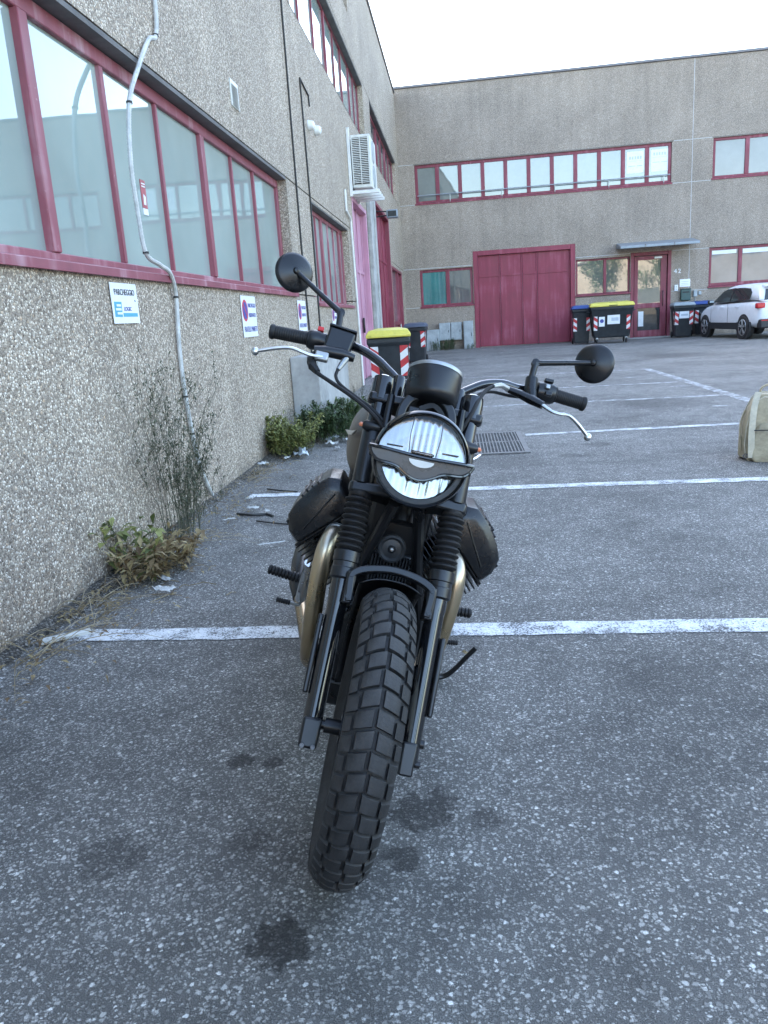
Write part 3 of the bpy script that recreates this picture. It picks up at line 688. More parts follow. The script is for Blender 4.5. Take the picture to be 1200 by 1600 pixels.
o = onback('house_number', 7.41, 2.14, .004); text('numeral', '4', .2, SIGNWHITE, o, Matrix.Translation((-.06, 0, 0)) @ STAND, .004); text('numeral', '2', .2, SIGNWHITE, o, Matrix.Translation((.07, 0, 0)) @ STAND, .004)
tag(o, 'white house number 42 on the back wall right of the glazed door', 'number')
o = onback('name_plaque', 7.66, 1.62, .002); m = MB(); m.box(-.17, .17, -.02, 0, 0, .25); m.build('board', SIGNWHITE, o, bevel=.004)
for z in (.17, .11, .06):
    m = MB(); m.box(-.12, .12, -.0225, -.0205, z - .008, z + .008); m.build('print_line', FADED, o, smooth=False)
tag(o, 'white plaque with faint print above the green letter box', 'plaque')
o = onback('letter_box', 7.68, 1.17, .002); m = MB(); m.box(-.16, .16, -.13, 0, 0, .37); LB = pm('letter_box_green', (.03, .075, .07), .4, var=.15); m.build('box', LB, o, bevel=.02)
m = MB(); m.box(-.11, .11, -.134, -.131, .25, .29); m.build('slot', DARKSLOT, o, smooth=False)
m = MB(); m.box(-.16, .16, -.15, .0, .371, .39); m.build('lid', LB, o, bevel=.005)
tag(o, 'dark green letter box on the back wall beside the glazed door', 'letter box')
o = onback('intercom', 7.38, 1.5, .002); m = MB(); m.box(-.055, .055, -.04, 0, 0, .2); m.build('panel', SIGNWHITE, o, bevel=.008)
for z in (.05, .1, .15):
    m = MB(); m.lathe([(.018, .0405), (.018, .046), (0, .046)], (0, 0, z), (0, -1, 0), 10); m.build('button', BOXGREY, o)
tag(o, 'narrow white intercom panel by the right edge of the glazed door', 'intercom')
o = onback('wall_socket_box', 8.0, 1.28, .002); m = MB(); m.box(-.06, .06, -.08, 0, 0, .2); m.build('box', BOXGREY, o, bevel=.01); m = MB(); m.tube([(0, -.03, 0), (0, -.03, -.5)], .012, 6); m.build('pipe', BOXGREY, o); m = MB(); m.box(.1, .19, -.07, 0, .05, .17); m.build('second_box', BOXGREY, o, bevel=.01)
tag(o, 'pair of small grey junction boxes right of the green letter box', 'junction box')

# ------------------------------------------------------------------ motorcycle (local: -y forward, +x = image right, z up; origin under the front axle)
moto = empty('motorcycle', (-.3372, 1.5676, 0), (0, .2786, .0853))
tag(moto, 'black motorcycle with bronze-brown tank and knobbly tyres parked leaning on its side stand', 'motorcycle')
RAKE = R_(27); RW = .322
UU = Vector((0, math.sin(RAKE), math.cos(RAKE))); NN = Vector((0, -math.cos(RAKE), math.sin(RAKE))); AXL = Vector((0, 0, RW))
XV = Vector((1, 0, 0))
def L(x, s, n=0): return AXL + UU * s + NN * n + XV * x
FM = Matrix((( 1, 0, 0, 0), (0, UU.y, NN.y, 0), (0, UU.z, NN.z, 0), (0, 0, 0, 1)))   # columns x,s,n
FM = Matrix.Translation(AXL) @ FM

# ---- wheels
def tyre_r(x, R0=.312, hw=.056):
    a = min(1, abs(x) / hw); return R0 - .034 * a ** 2.4
def make_wheel(name, c, hw, R0, rim_r, nrow, blocks=True, lab=None):
    c = Vector(c); k = hw / .056
    m = MB(); rw = .036 * k
    m.lathe([(rim_r + .010, -rw), (rim_r - .004, -rw + .004), (rim_r - .012, -rw + .016), (rim_r - .022, -.012), (rim_r - .022, .012), (rim_r - .012, rw - .016), (rim_r - .004, rw - .004), (rim_r + .010, rw), (rim_r - .002, rw - .012), (rim_r - .006, 0), (rim_r - .002, -rw + .012), (rim_r + .010, -rw)], c, (1, 0, 0), 56)
    m.lathe([(.02, -.05), (.034, -.05), (.034, -.03), (.028, -.02), (.028, .02), (.034, .03), (.034, .05), (.02, .05)], c, (1, 0, 0), 24)
    for i in range(6):
        for s in (-1, 1):
            a = i * math.pi / 3 + .12 * s; b = i * math.pi / 3 + .05 * s
            m.tube([c + Vector((.012 * s, math.sin(a) * .028, math.cos(a) * .028)), c + Vector((.006 * s, math.sin(b) * .13, math.cos(b) * .13)), c + Vector((0, math.sin(a) * (rim_r - .018), math.cos(a) * (rim_r - .018)))], [.011, .008, .01], 6)
    wh = m.build(name, SATIN, moto)
    prof = []
    for q in range(-12, 13):
        x = hw * q / 12 * .98; prof.append((tyre_r(x, R0, hw), x))
    side = [(R0 - .044, hw * 1.01), (R0 - .060, hw * .99), (rim_r + .018, hw * .80), (rim_r + .006, hw * .66)]
    prof = [(r, -x) for r, x in reversed(side)] + prof + side
    prof = prof + [(rim_r + .002, hw * .5), (rim_r + .002, -hw * .5), prof[0]]
    m = MB(); m.lathe(prof, c, (1, 0, 0), 96); m.build('tyre', TYRE, wh, angle=60)
    if blocks:
        def blk(x0, x1, th, H, skew=0, wrap=0):
            m = MB(); nx, na = 3, 2; vs = []; fs = []
            for lay in (0, 1):
                for i in range(nx + 1):
                    for j in range(na + 1):
                        x = x0 + (x1 - x0) * i / nx
                        ed = .88 if lay else 1.0
                        xm = (x0 + x1) / 2; xx = xm + (x - xm) * ed
                        aa = (th * (j / na - .5)) * ed + skew * (xx)
                        r = tyre_r(xx, R0, hw) + (H if lay else -.003)
                        if wrap and abs(xx) > hw: r -= (abs(xx) - hw) * 1.6
                        vs.append((xx, -math.sin(aa) * r, math.cos(aa) * r))
            w_ = na + 1; n_ = (nx + 1) * w_
            for i in range(nx):
                for j in range(na):
                    a = i * w_ + j; fs.append((n_ + a, n_ + a + w_, n_ + a + w_ + 1, n_ + a + 1))
            ring = [i * w_ for i in range(nx + 1)] + [nx * w_ + j for j in range(1, na + 1)] + [i * w_ + na for i in range(nx - 1, -1, -1)] + [j for j in range(na - 1, 0, -1)]
            for q in range(len(ring)):
                a, b = ring[q], ring[(q + 1) % len(ring)]; fs.append((a, b, b + n_, a + n_))
            m.add(vs, fs); return m.mesh('tread_block', TYRE, angle=50)
        pit = 2 * math.pi / nrow; H = R0 * 0 + .0105
        g0 = .0022
        kinds = []
        for off in (-.0035, .0035):
            kinds.append([blk(-.0385 + off, off - g0, pit * .90, H, -.9), blk(off + g0, .0385 + off, pit * .90, H, .9),
                          blk(-.059, -.0415 + off, pit * .84, H * .95, -.9, 1), blk(.0415 + off, .059, pit * .84, H * .95, .9, 1)])
        for i in range(nrow):
            M = Matrix.Translation(c) @ Matrix.Rotation(i * pit, 4, 'X')
            for q, me in enumerate(kinds[i % 2]):
                M2 = M if q < 2 else Matrix.Translation(c) @ Matrix.Rotation((i + .12) * pit, 4, 'X')
                inst(me, 'tread_block', wh, M2)
    return wh
fwh = make_wheel('front_wheel', AXL, .0585, .316, .232, 52)
m = MB(); m.lathe([(.05, -.003), (.135, -.003), (.135, .003), (.05, .003), (.05, -.003)], AXL + Vector((.066, 0, 0)), (1, 0, 0), 48); m.build('brake_disc', GALV, fwh)
m = MB(); m.tube([AXL + Vector((-.128, 0, 0)), AXL + Vector((.142, 0, 0))], .0105, 14); m.build('axle', SATIN, fwh)
m = MB(); m.tube([AXL + Vector((-.085, 0, 0)), AXL + Vector((-.05, 0, 0))], .017, 14); m.build('spacer', SATIN, fwh)
m = MB(); m.box(.055, .092, -.05, .02, -.04, .06, FM @ Matrix.Translation((0, .15, -.04))); m.build('brake_caliper', SATIN, moto, bevel=.012)

# ---- fork legs
for s in (-1, 1):
    x = .113 * s
    m = MB(); m.lathe([(.0, -.045), (.018, -.045), (.0225, -.04), (.0225, .29), (.024, .30), (.024, .34), (.0, .34)], L(x, 0), UU, 28)
    fk = m.build('fork_leg', BLACK, moto)
    m = MB()
    if s < 0:
        m.box(-.021, .021, -.055, .012, -.026, .026, FM @ Matrix.Translation((x, 0, .004)))
        m.build('axle_clamp', SATIN, fk, bevel=.006)
        for dx in (-.012, .012):
            m = MB(); m.lathe([(.0, .006), (.005, .006), (.0055, 0)], L(x + dx, -.05, .031), NN, 10); m.build('clamp_bolt', BOLT, fk)
    else:
        m.box(-.016, .016, -.072, .0, -.012, .026, FM @ Matrix.Translation((x - .004, 0, .004))); m.build('axle_clamp', SATIN, fk, bevel=.004)
        m = MB(); m.lathe([(.0, .012), (.008, .012), (.008, 0)], L(x + .016, -.045, .0), XV, 10); m.build('clamp_bolt', SATIN, fk)
    m = MB(); m.lathe([(.0235, .325), (.0305, .330), (.0305, .352), (.029, .354), (.029, .366), (.0315, .368), (.0315, .392), (.026, .396)], L(x, 0), UU, 28); m.build('gaiter_collar', SATIN, fk)
    prof = [(.026, .393)]; nr = 9
    for i in range(nr):
        a = .396 + (.525 - .396) * i / nr; d = (.525 - .396) / nr
        wob = rnd.uniform(-.0006, .0006)
        prof += [(.0245, a), (.0270, a + d * .2), (.0318 + wob, a + d * .42), (.0328 + wob, a + d * .55), (.0318 + wob, a + d * .68), (.0270, a + d * .88)]
    prof += [(.0245, .525), (.027, .527), (.027, .538), (.023, .54)]
    m = MB(); m.lathe(prof, L(x, 0), UU, 30); m.build('gaiter', RUBBER, fk, angle=60)
    m = MB(); m.lathe([(.0215, .53), (.0215, .80)], L(x, 0), UU, 24); m.build('fork_tube', BLACK, fk)
    m = MB(); m.lathe([(.026, .56), (.0265, .565), (.0265, .70), (.025, .705)], L(x, 0), UU, 24); m.build('fork_shroud', SATIN, fk)
    m = MB(); m.lathe([(.028, .775), (.028, .815), (.026, .835), (.022, .838), (.019, .834), (.0, .834)], L(x, 0), UU, 26); m.build('fork_cap', BLACK, fk)
    m = MB(); m.box(-.006, .006, .06, .24, -.02, .02, FM @ Matrix.Translation((x + .03 * s, 0, -.008))); m.build('fork_reflector', SATIN, fk, bevel=.004)
# yokes
m = MB(); m.prism([(-.145, 0), (-.14, .02), (-.06, .032), (.06, .032), (.14, .02), (.145, 0), (.12, -.03), (.05, -.06), (-.05, -.06), (-.12, -.03)], .535, .562, FM)
m.build('lower_yoke', SATIN, moto, bevel=.006)
m = MB(); m.prism([(-.145, 0), (-.14, .025), (-.06, .03), (.06, .03), (.14, .025), (.145, 0), (.12, -.03), (.05, -.07), (-.05, -.07), (-.12, -.03)], .765, .79, FM)
m.build('upper_yoke', SATIN, moto, bevel=.006)
m = MB(); m.tube([L(0, .5, -.05), L(0, .82, -.05)], .03, 18); m.build('steering_head', SATIN, moto)

# ---- fork brace and mudguard
def ribbon(m, pts, h, d, n0):
    """pts (x,s): flat band of height h (in-plane) and depth d around fork-normal n0"""
    P = [Vector((a, b, 0)) for a, b in pts]; secs = []
    P, _ = catmull(P, [0] * len(P), 4)
    for i, p in enumerate(P):
        tt = (P[min(i + 1, len(P) - 1)] - P[max(i - 1, 0)]).normalized(); q = Vector((-tt.y, tt.x, 0))
        secs.append([FM @ (p + q * h / 2 + Vector((0, 0, n0 + d / 2))), FM @ (p + q * h / 2 + Vector((0, 0, n0 - d / 2))), FM @ (p - q * h / 2 + Vector((0, 0, n0 - d / 2))), FM @ (p - q * h / 2 + Vector((0, 0, n0 + d / 2)))])
    m.loft(secs)
m = MB(); ribbon(m, [(-.090, .275), (-.094, .325), (-.088, .343), (-.055, .358), (0, .366), (.055, .358), (.088, .343), (.094, .325), (.090, .275)], .017, .03, .03)
fb = m.build('fork_brace', SATIN, moto, bevel=.003)
for s in (-1, 1):
    m = MB(); m.box(-.011, .011, .27, .345, -.02, .034, FM @ Matrix.Translation((s * .094, 0, .008))); m.build('brace_bracket', SATIN, fb, bevel=.004)
    for q in (.285, .335):
        m = MB(); m.lathe([(0, .006), (.005, .006), (.0055, 0)], L(s * .094, q, .042), NN, 10); m.build('bolt', SATIN, fb)
m = MB(); secs = []
for i in range(15):
    a = R_(-6 + 78 * i / 14) + RAKE      # from the fork line towards the rear
    row = []
    for k in range(-5, 6):
        xx = .074 * k / 5; r = .345 - .020 * abs(k / 5) ** 2.5
        row.append(AXL + Vector((xx, math.sin(a) * r, math.cos(a) * r)))
    secs.append(row)
m.loft(secs, close=False, cap=False)
mg = m.build('mudguard', SATIN, moto); sm = mg.modifiers.new('thick', 'SOLIDIFY'); sm.thickness = .003

# ---- headlight
HC = Vector((0, .128, .930)); FWD = Vector((0, -1, .06)).normalized(); HUP = XV.cross(-FWD).normalized()
if HUP.z < 0: HUP = -HUP
HM = Matrix.Translation(HC) @ Matrix(((1, 0, 0, 0), (0, -FWD.y, HUP.y, 0), (0, -FWD.z, HUP.z, 0), (0, 0, 0, 1)))  # x, depth (back), up
m = MB(); m.lathe([(.102, .012), (.107, .004), (.107, -.02), (.100, -.06), (.082, -.095), (.05, -.115), (0, -.12)], HC, FWD, 56)
hl = m.build('headlight', BLACK, moto, angle=60)
m = MB(); m.lathe([(.0985, .004), (.099, .016), (.1035, .020), (.1075, .015), (.1085, .004)], HC, FWD, 64); m.build('bezel', BLACK, hl, angle=60)
RL = .098
def reflector(z0, z1, depth, nfl, amp, name, curve, off):
    nx, nz = 84, 22; vs = []; fs = []
    for j in range(nz + 1):
        z = z0 + (z1 - z0) * j / nz; hwid = math.sqrt(max(1e-6, RL ** 2 - z * z))
        for i in range(nx + 1):
            x = hwid * (2 * i / nx - 1); rr_ = math.hypot(x, z) / RL
            d = off + curve * (z - z0) + depth * rr_ ** 2
            if nfl:
                ph = x / RL * nfl + .5; fr_ = .5 - .5 * math.cos(2 * math.pi * ph) if z0 > 0 else .5 + .25 * math.cos(2 * math.pi * ph) + .25 * math.cos(2 * math.pi * ph * 1.63 + 1.1); d += amp * fr_ * (1 - rr_ ** 6) * (1 if (z0 < 0 or abs(x) < .034) else .2)
            vs.append(HM @ Vector((x, d, z)))
    for j in range(nz):
        for i in range(nx):
            a = j * (nx + 1) + i; fs.append((a, a + 1, a + nx + 2, a + nx + 1))
    m = MB(); m.add(vs, fs); return m.build(name, CHROME, hl, angle=40, fix=False)
reflector(.010, .0975, .004, 7, .0013, 'upper_reflector', .25, -.010)
reflector(-.0975, -.012, .004, 4, .0010, 'lower_reflector', .24, -.006)
m = MB(); m.lathe([(.086, .0125), (.0875, .0150), (.0985, .0128)], HC, FWD, 40, x=(1, 0, 0), a0=math.pi + .22, a1=2 * math.pi - .22); m.build('inner_trim', PLATE, hl)
# inner trim: dark slots, low-beam projector
for x, z, wd in ((-.062, .022, .036), (.062, .022, .036)):
    m = MB(); m.box(x - wd / 2, x + wd / 2, -.0095, -.002, z - .0011, z + .0011, HM @ Matrix.Rotation(R_(-2), 4, 'Y')); m.build('led_slot', HORN, hl)
for s in (-1, 1):
    m = MB(); m.tube([HM @ Vector((s * .030, -.0085, .012)), HM @ Vector((s * .034, .0015, .05)), HM @ Vector((s * .032, .0125, .088))], .0012, 6); m.build('reflector_rib', GALV, hl)
m = MB(); m.box(-.026, .026, -.0165, -.006, .0115, .018, HM); m.build('centre_led', CHROME, hl, bevel=.003)
m = MB(); m.lathe([(.0, .022), (.03, .0215), (.06, .0195), (.085, .016), (.0985, .011)], HC, FWD, 56); m.build('lens', LENS, hl, angle=80)
top = [(-.113, .008), (-.085, .011), (0, .008), (.085, .011), (.112, .008)]
bot = [(-.107, -.008), (-.092, -.018), (-.054, -.020), (-.030, -.033), (-.010, -.041), (.010, -.041), (.030, -.033), (.054, -.020), (.092, -.016), (.107, -.007)]
m = MB(); poly = top + list(reversed(bot))
def hy(x): return -.0225 + 4.5 * max(0, abs(x) - .055) ** 2
n = len(poly); vs = [HM @ Vector((x, hy(x) - .010, z)) for x, z in poly] + [HM @ Vector((x, hy(x), z)) for x, z in poly]
m.add(vs, [tuple(range(n)), tuple(range(2 * n - 1, n - 1, -1))] + [(i, i + n, (i + 1) % n + n, (i + 1) % n) for i in range(n)])
hb_ = m.build('headlight_bar', PLATE, hl)
m = MB(); m.tube([HM @ Vector((x, hy(x) - .008, z)) for x, z in [(-.117, .010)] + top[1:-1] + [(.116, .010)]], .0042, 8, smooth=5); m.build('bar_rim', BLACK, hb_)
m = MB(); m.tube([HM @ Vector((x, hy(x) - .008, z)) for x, z in [(-.117, .008)] + bot + [(.116, .008)]], .0042, 8, smooth=5); m.build('bar_rim', BLACK, hb_)
m = MB(); pts_ = [(-.028, .001)] + [(-.028 * math.cos(q), .001 - .015 * math.sin(q)) for q in [math.pi * k / 10 for k in range(1, 10)]] + [(.028, .001)]
n = len(pts_); m.add([HM @ Vector((x, -.0345, z)) for x, z in pts_] + [HM @ Vector((x, -.031, z)) for x, z in pts_], [tuple(range(n)), tuple(range(2 * n - 1, n - 1, -1))] + [(i, i + n, (i + 1) % n + n, (i + 1) % n) for i in range(n)])
m.build('bar_window', WHITE_PL, hb_)
for s in (-1, 1):
    m = MB(); m.box(-.004, .004, -.0, .10, -.014, .014, HM @ Matrix.Translation((s * .111, -.01, 0))); m.build('headlight_bracket', SATIN, hl, bevel=.003)

# ---- instrument
GC = L(.003, .842, .07); GA = Vector((0, .50, .866)).normalized()
m = MB(); m.lathe([(.0, .000), (.060, .002), (.064, .006), (.066, .002), (.0655, -.02), (.0645, -.058), (.061, -.072), (.05, -.078), (.0, -.079)], GC, GA, 48)
gc = m.build('instrument', SATIN, moto, angle=50)
m = MB(); m.lathe([(.0625, .003), (.064, .0065), (.0662, .0065), (.0670, .003), (.0668, -.003)], GC, GA, 48); m.build('bezel_ring', GALV, gc, angle=60)
m = MB(); m.lathe([(0, .0045), (.0605, .0045)], GC, GA, 40); m.build('dial_glass', GLASS_CAR, gc)
m = MB(); ribbon(m, [(-.060, .69), (-.0585, .735), (-.040, .768), (0, .782), (.040, .768), (.0585, .735), (.060, .69)], .022, .05, .072); m.build('instrument_bracket', SATIN, gc, bevel=.004)
m = MB(); m.box(-.046, -.010, .715, .745, .07, .098, FM); m.build('connector', ENGBLK, gc, bevel=.004)
m = MB(); ribbon(m, [(-.02, .74), (.01, .755), (.035, .735), (.040, .70)], .012, .02, .09); m.build('wiring_loop', RUBBER, gc)
for s in (-1, 1):
    m = MB(); m.lathe([(.017, 0), (.017, .062), (.014, .068), (0, .068)], L(s * .076, .785, -.01), UU, 20); m.build('bar_riser', BLACK, moto)
    m = MB(); m.tube([L(s * .088, .70, .035), L(s * .088, .785, .03)], .009, 10); m.build('stay', SATIN, moto)

# ---- handlebar and controls
hp = [L(-.425, .934, -.09), L(-.30, .936, -.088), L(-.235, .938, -.08), L(-.19, .93, -.068), L(-.14, .905, -.055), L(-.10, .872, -.042), L(-.07, .852, -.035), L(0, .848, -.032),
      L(.07, .852, -.035), L(.10, .872, -.042), L(.14, .903, -.055), L(.19, .922, -.068), L(.235, .924, -.08), L(.30, .934, -.088), L(.418, .926, -.09)]
m = MB(); m.tube(hp, .0115, 14, smooth=5); bar = m.build('handlebar', BLACK, moto)
def grip(a, b, nm):
    a, b = Vector(a), Vector(b); d = (b - a); Ln = d.length; d.normalize()
    prof = [(.0, 0), (.0165, 0), (.0195, .003), (.0195, .010), (.0175, .013)]
    k = 14
    for i in range(k):
        q = .014 + (Ln - .022) * i / k; prof += [(.0168, q), (.0175, q + (Ln - .022) / k * .3), (.0175, q + (Ln - .022) / k * .75)]
    prof += [(.0168, Ln - .008), (.0225, Ln - .006), (.0225, Ln), (.012, Ln)]
    m = MB(); m.lathe(prof, a, d, 24); return m.build('grip', RUBBER, moto)
grip(L(-.428, .934, -.09), L(-.322, .936, -.088), 'grip'); grip(L(.420, .926, -.09), L(.330, .932, -.088), 'grip')
def blob(c, ax, prof, seg=18): 
    m = MB(); m.lathe(prof, c, ax, seg); return m
# image-left side: switch housing, brake master cylinder, lever
m = blob(L(-.322, .936, -.088), XV, [(.0, -.002), (.024, -.002), (.026, .004), (.026, .020), (.0235, .028), (.0235, .040), (.019, .046), (.0, .046)]); swl = m.build('switch_housing', SATIN, moto)
m = MB(); m.box(-.008, .008, -.004, .008, -.006, .006, FM @ Matrix.Translation((-.300, .963, -.08))); m.build('kill_switch', REDBTN, swl, bevel=.002)
m = MB(); m.box(-.034, .034, -.031, .031, -.024, .024, FM @ Matrix.Translation((-.244, .924, -.052)) @ Matrix.Rotation(R_(-6), 4, 'Z')); mc = m.build('brake_reservoir', SATIN, moto, bevel=.006)
m = MB(); m.box(-.036, .036, .031, .037, -.026, .026, FM @ Matrix.Translation((-.244, .924, -.052)) @ Matrix.Rotation(R_(-6), 4, 'Z')); m.build('reservoir_lid', ENGBLK, mc, bevel=.002)
m = MB(); m.tube([L(-.30, .882, -.03), L(-.27, .886, -.028), L(-.23, .888, -.03), L(-.198, .886, -.034)], [.012, .014, .015, .010], 12); m.build('master_cylinder', SATIN, mc)
m = MB(); m.tube([L(-.215, .885, -.03), L(-.225, .862, -.03), L(-.231, .845, -.028)], [.009, .008, .006], 10); m.build('banjo', GALV, mc)
def lever(pts, fl=.55):
    m = MB(); rs = [.0095, .0085, .0078, .0085, .0090, .0088, .0075][:len(pts)]
    m.tube(pts, rs, 12, smooth=6, flat=fl)
    c = pts[-1]; m.lathe([(0, -.0105), (.006, -.0088), (.0095, -.004), (.0095, .004), (.006, .0088), (0, .0105)], c, UU, 14)
    return m.build('lever', SILVER, moto, angle=60)
lever([L(-.272, .868, -.022), L(-.302, .861, -.016), L(-.328, .863, -.012), L(-.355, .867, -.012), L(-.388, .861, -.016), L(-.420, .850, -.020), L(-.441, .842, -.022)])
m = MB(); m.box(-.02, .014, -.012, .012, -.009, .009, FM @ Matrix.Translation((-.275, .866, -.022))); m.build('lever_pivot', GALV, moto, bevel=.004)
# image-right side
m = blob(L(.330, .932, -.088), -XV, [(.0, -.002), (.024, -.002), (.0275, .006), (.0275, .03), (.025, .044), (.018, .05), (0, .05)]); swr = m.build('switch_housing', SATIN, moto)
m = MB(); m.box(-.012, .012, -.004, .006, -.008, .008, FM @ Matrix.Translation((.312, .962, -.08))); m.build('switch_rocker', ENGBLK, swr, bevel=.002)
m = MB(); m.box(-.006, .006, -.006, .006, -.004, .006, FM @ Matrix.Translation((.306, .936, -.057))); m.build('horn_button', GALV, swr, bevel=.002)
m = MB(); m.box(-.010, .008, -.006, .006, -.004, .007, FM @ Matrix.Translation((.312, .918, -.060))); m.build('turn_switch', SATIN, swr, bevel=.002)
m = MB(); m.tube([L(.262, .95, -.06), L(.262, .915, -.055), L(.268, .885, -.045)], [.016, .017, .013], 14); pr = m.build('clutch_perch', SATIN, moto)
m = MB(); m.tube([L(.205, .900, -.045), L(.235, .892, -.04), L(.262, .880, -.03), L(.292, .866, -.018)], [.011, .014, .016, .013], 12, flat=.8); m.build('perch_arm', SATIN, pr)
lever([L(.292, .866, -.018), L(.315, .852, -.010), L(.335, .848, -.006), L(.358, .850, -.008), L(.385, .838, -.016), L(.408, .822, -.024), L(.420, .813, -.028)])
# mirrors
def mirror(base, elbow, cen, nrm, name='mirror'):
    m = MB(); m.tube([base, elbow], .0085, 12); m.lathe([(0, -.009), (.011, -.006), (.011, .006), (0, .009)], elbow, NN, 12); 
    mo = m.build('mirror', SATIN, moto)
    d = (cen - elbow).normalized()
    m = MB(); m.tube([elbow, elbow.lerp(cen, .15), elbow.lerp(cen, .9), cen], [.0085, .0075, .0065, .0065], 12); m.build('mirror_stem', SATIN, mo)
    nrm = Vector(nrm).normalized()       # points forward, away from the glass
    m = MB(); m.lathe([(0, .004), (.012, .0035), (.024, -.001), (.043, -.006), (.0515, -.011), (.0525, -.015), (.051, -.018), (.048, -.0175)], cen, nrm, 40); m.build('mirror_shell', SATIN, mo, angle=50)
    m = MB(); m.lathe([(0, -.0165), (.0485, -.0165)], cen, nrm, 32); m.build('mirror_glass', MIRRORGLASS, mo)
    m = MB(); m.lathe([(0, .012), (.007, .010), (.010, .004), (.010, -.002)], cen, nrm, 14); m.build('ball_joint', SATIN, mo)
mirror(L(-.254, .955, -.052), L(-.258, 1.010, -.055), L(-.395, 1.098, -.055), (.42, -.86, .30))
mirror(L(.258, .935, -.055), L(.264, .993, -.055), L(.415, 1.030, -.055), (-.45, -.85, .10))
# cables
for pts, r in (([L(-.232, .846, -.028), L(-.232, .82, -.015), L(-.215, .795, 0), L(-.17, .765, .02), L(-.12, .735, .03), L(-.085, .70, .02), L(-.06, .6, -.02)], .0042),
               ([L(-.285, .90, -.06), L(-.305, .87, -.045), L(-.305, .845, -.03), L(-.282, .82, -.015), L(-.24, .795, .005), L(-.18, .76, .03), L(-.12, .72, .045), L(-.08, .68, .03), L(-.05, .6, -.02)], .0052),
               ([L(-.29, .90, -.06), L(-.310, .868, -.042), L(-.296, .835, -.02), L(-.25, .80, 0), L(-.19, .765, .025), L(-.13, .728, .04), L(-.09, .69, .02)], .0042),
               ([L(.21, .90, -.045), L(.175, .895, -.02), L(.145, .87, 0), L(.125, .83, .02), L(.11, .78, .035), L(.08, .70, .02)], .005),
               ([L(.285, .905, -.07), L(.22, .895, -.07), L(.16, .885, -.05), L(.12, .85, -.02), L(.09, .78, .0)], .004)):
    m = MB(); m.tube(pts, r, 8, smooth=6); m.build('cable', RUBBER, moto)
m = MB(); m.tube([L(.205, .900, -.045), L(.18, .897, -.022), L(.158, .882, -.005)], [.008, .0065, .005], 10); m.build('cable_boot', GALV, moto)
m = MB(); m.tube([L(-.303, .862, -.04), L(-.294, .835, -.02), L(-.278, .820, -.013)], [.010, .012, .008], 8); m.build('cable_boot', RUBBER, moto)
# indicator stubs
for s in (-1, 1):
    m = MB(); m.tube([L(s * .10, .702, .02), L(s * .135, .70, .022), L(s * .142, .70, .022)], [.0145, .013, .008], 14); st_ = m.build('indicator_stub', SATIN, moto)
    m = MB(); m.lathe([(.0055, 0), (.0055, .006), (0, .010)], L(s * .142, .70, .022), XV * s, 10); m.build('indicator_tip', AMBER, st_)

# ---- frame, horn, regulator
m = MB()
for s in (-1, 1):
    m.tube([(s * .03, .22, .80), (s * .07, .31, .62), (s * .11, .36, .46), (s * .12, .45, .28), (s * .12, .8, .25), (s * .13, 1.0, .35)], .014, 10, smooth=5)
    m.tube([(s * .03, .28, .85), (s * .09, .5, .80), (s * .12, .9, .74), (s * .13, 1.4, .74)], .014, 10, smooth=5)
m.tube([(-.1, .36, .46), (.1, .36, .46)], .012, 8)
m.build('frame', SATIN, moto)
m = MB(); m.box(-.04, .04, .27, .32, .735, .86); m.build('head_gusset', SATIN, moto, bevel=.015)
m = MB(); m.lathe([(.0, .014), (.006, .013), (.010, .006), (.024, .004), (.030, .008), (.035, .006), (.036, -.01), (.03, -.022), (0, -.024)], (-.006, .305, .665), (0, -1, .1), 32); hn = m.build('horn', HORN, moto, angle=40)
m = MB(); m.lathe([(0, .017), (.004, .016), (.0045, .012)], (-.006, .305, .665), (0, -1, .1), 10); m.build('horn_screw', GALV, hn)
m = MB(); m.box(-.052, .052, .345, .37, .555, .640); rg = m.build('regulator', SATIN, moto, bevel=.004)
for i in range(13):
    x = -.048 + i * .008; m = MB(); m.box(x - .0017, x + .0017, .322, .344, .56, .636); m.build('cooling_fin', HORN, rg, smooth=False)
m = MB(); m.box(-.085, .085, .385, .60, .60, .80); m.build('gap_filler', SATIN, moto, bevel=.02)  # dark box added to close the light gap above the horn
m = MB(); m.tube([(.055, .30, .82), (.062, .31, .70), (.06, .33, .58)], .008, 8); m.build('brake_hose', RUBBER, moto)

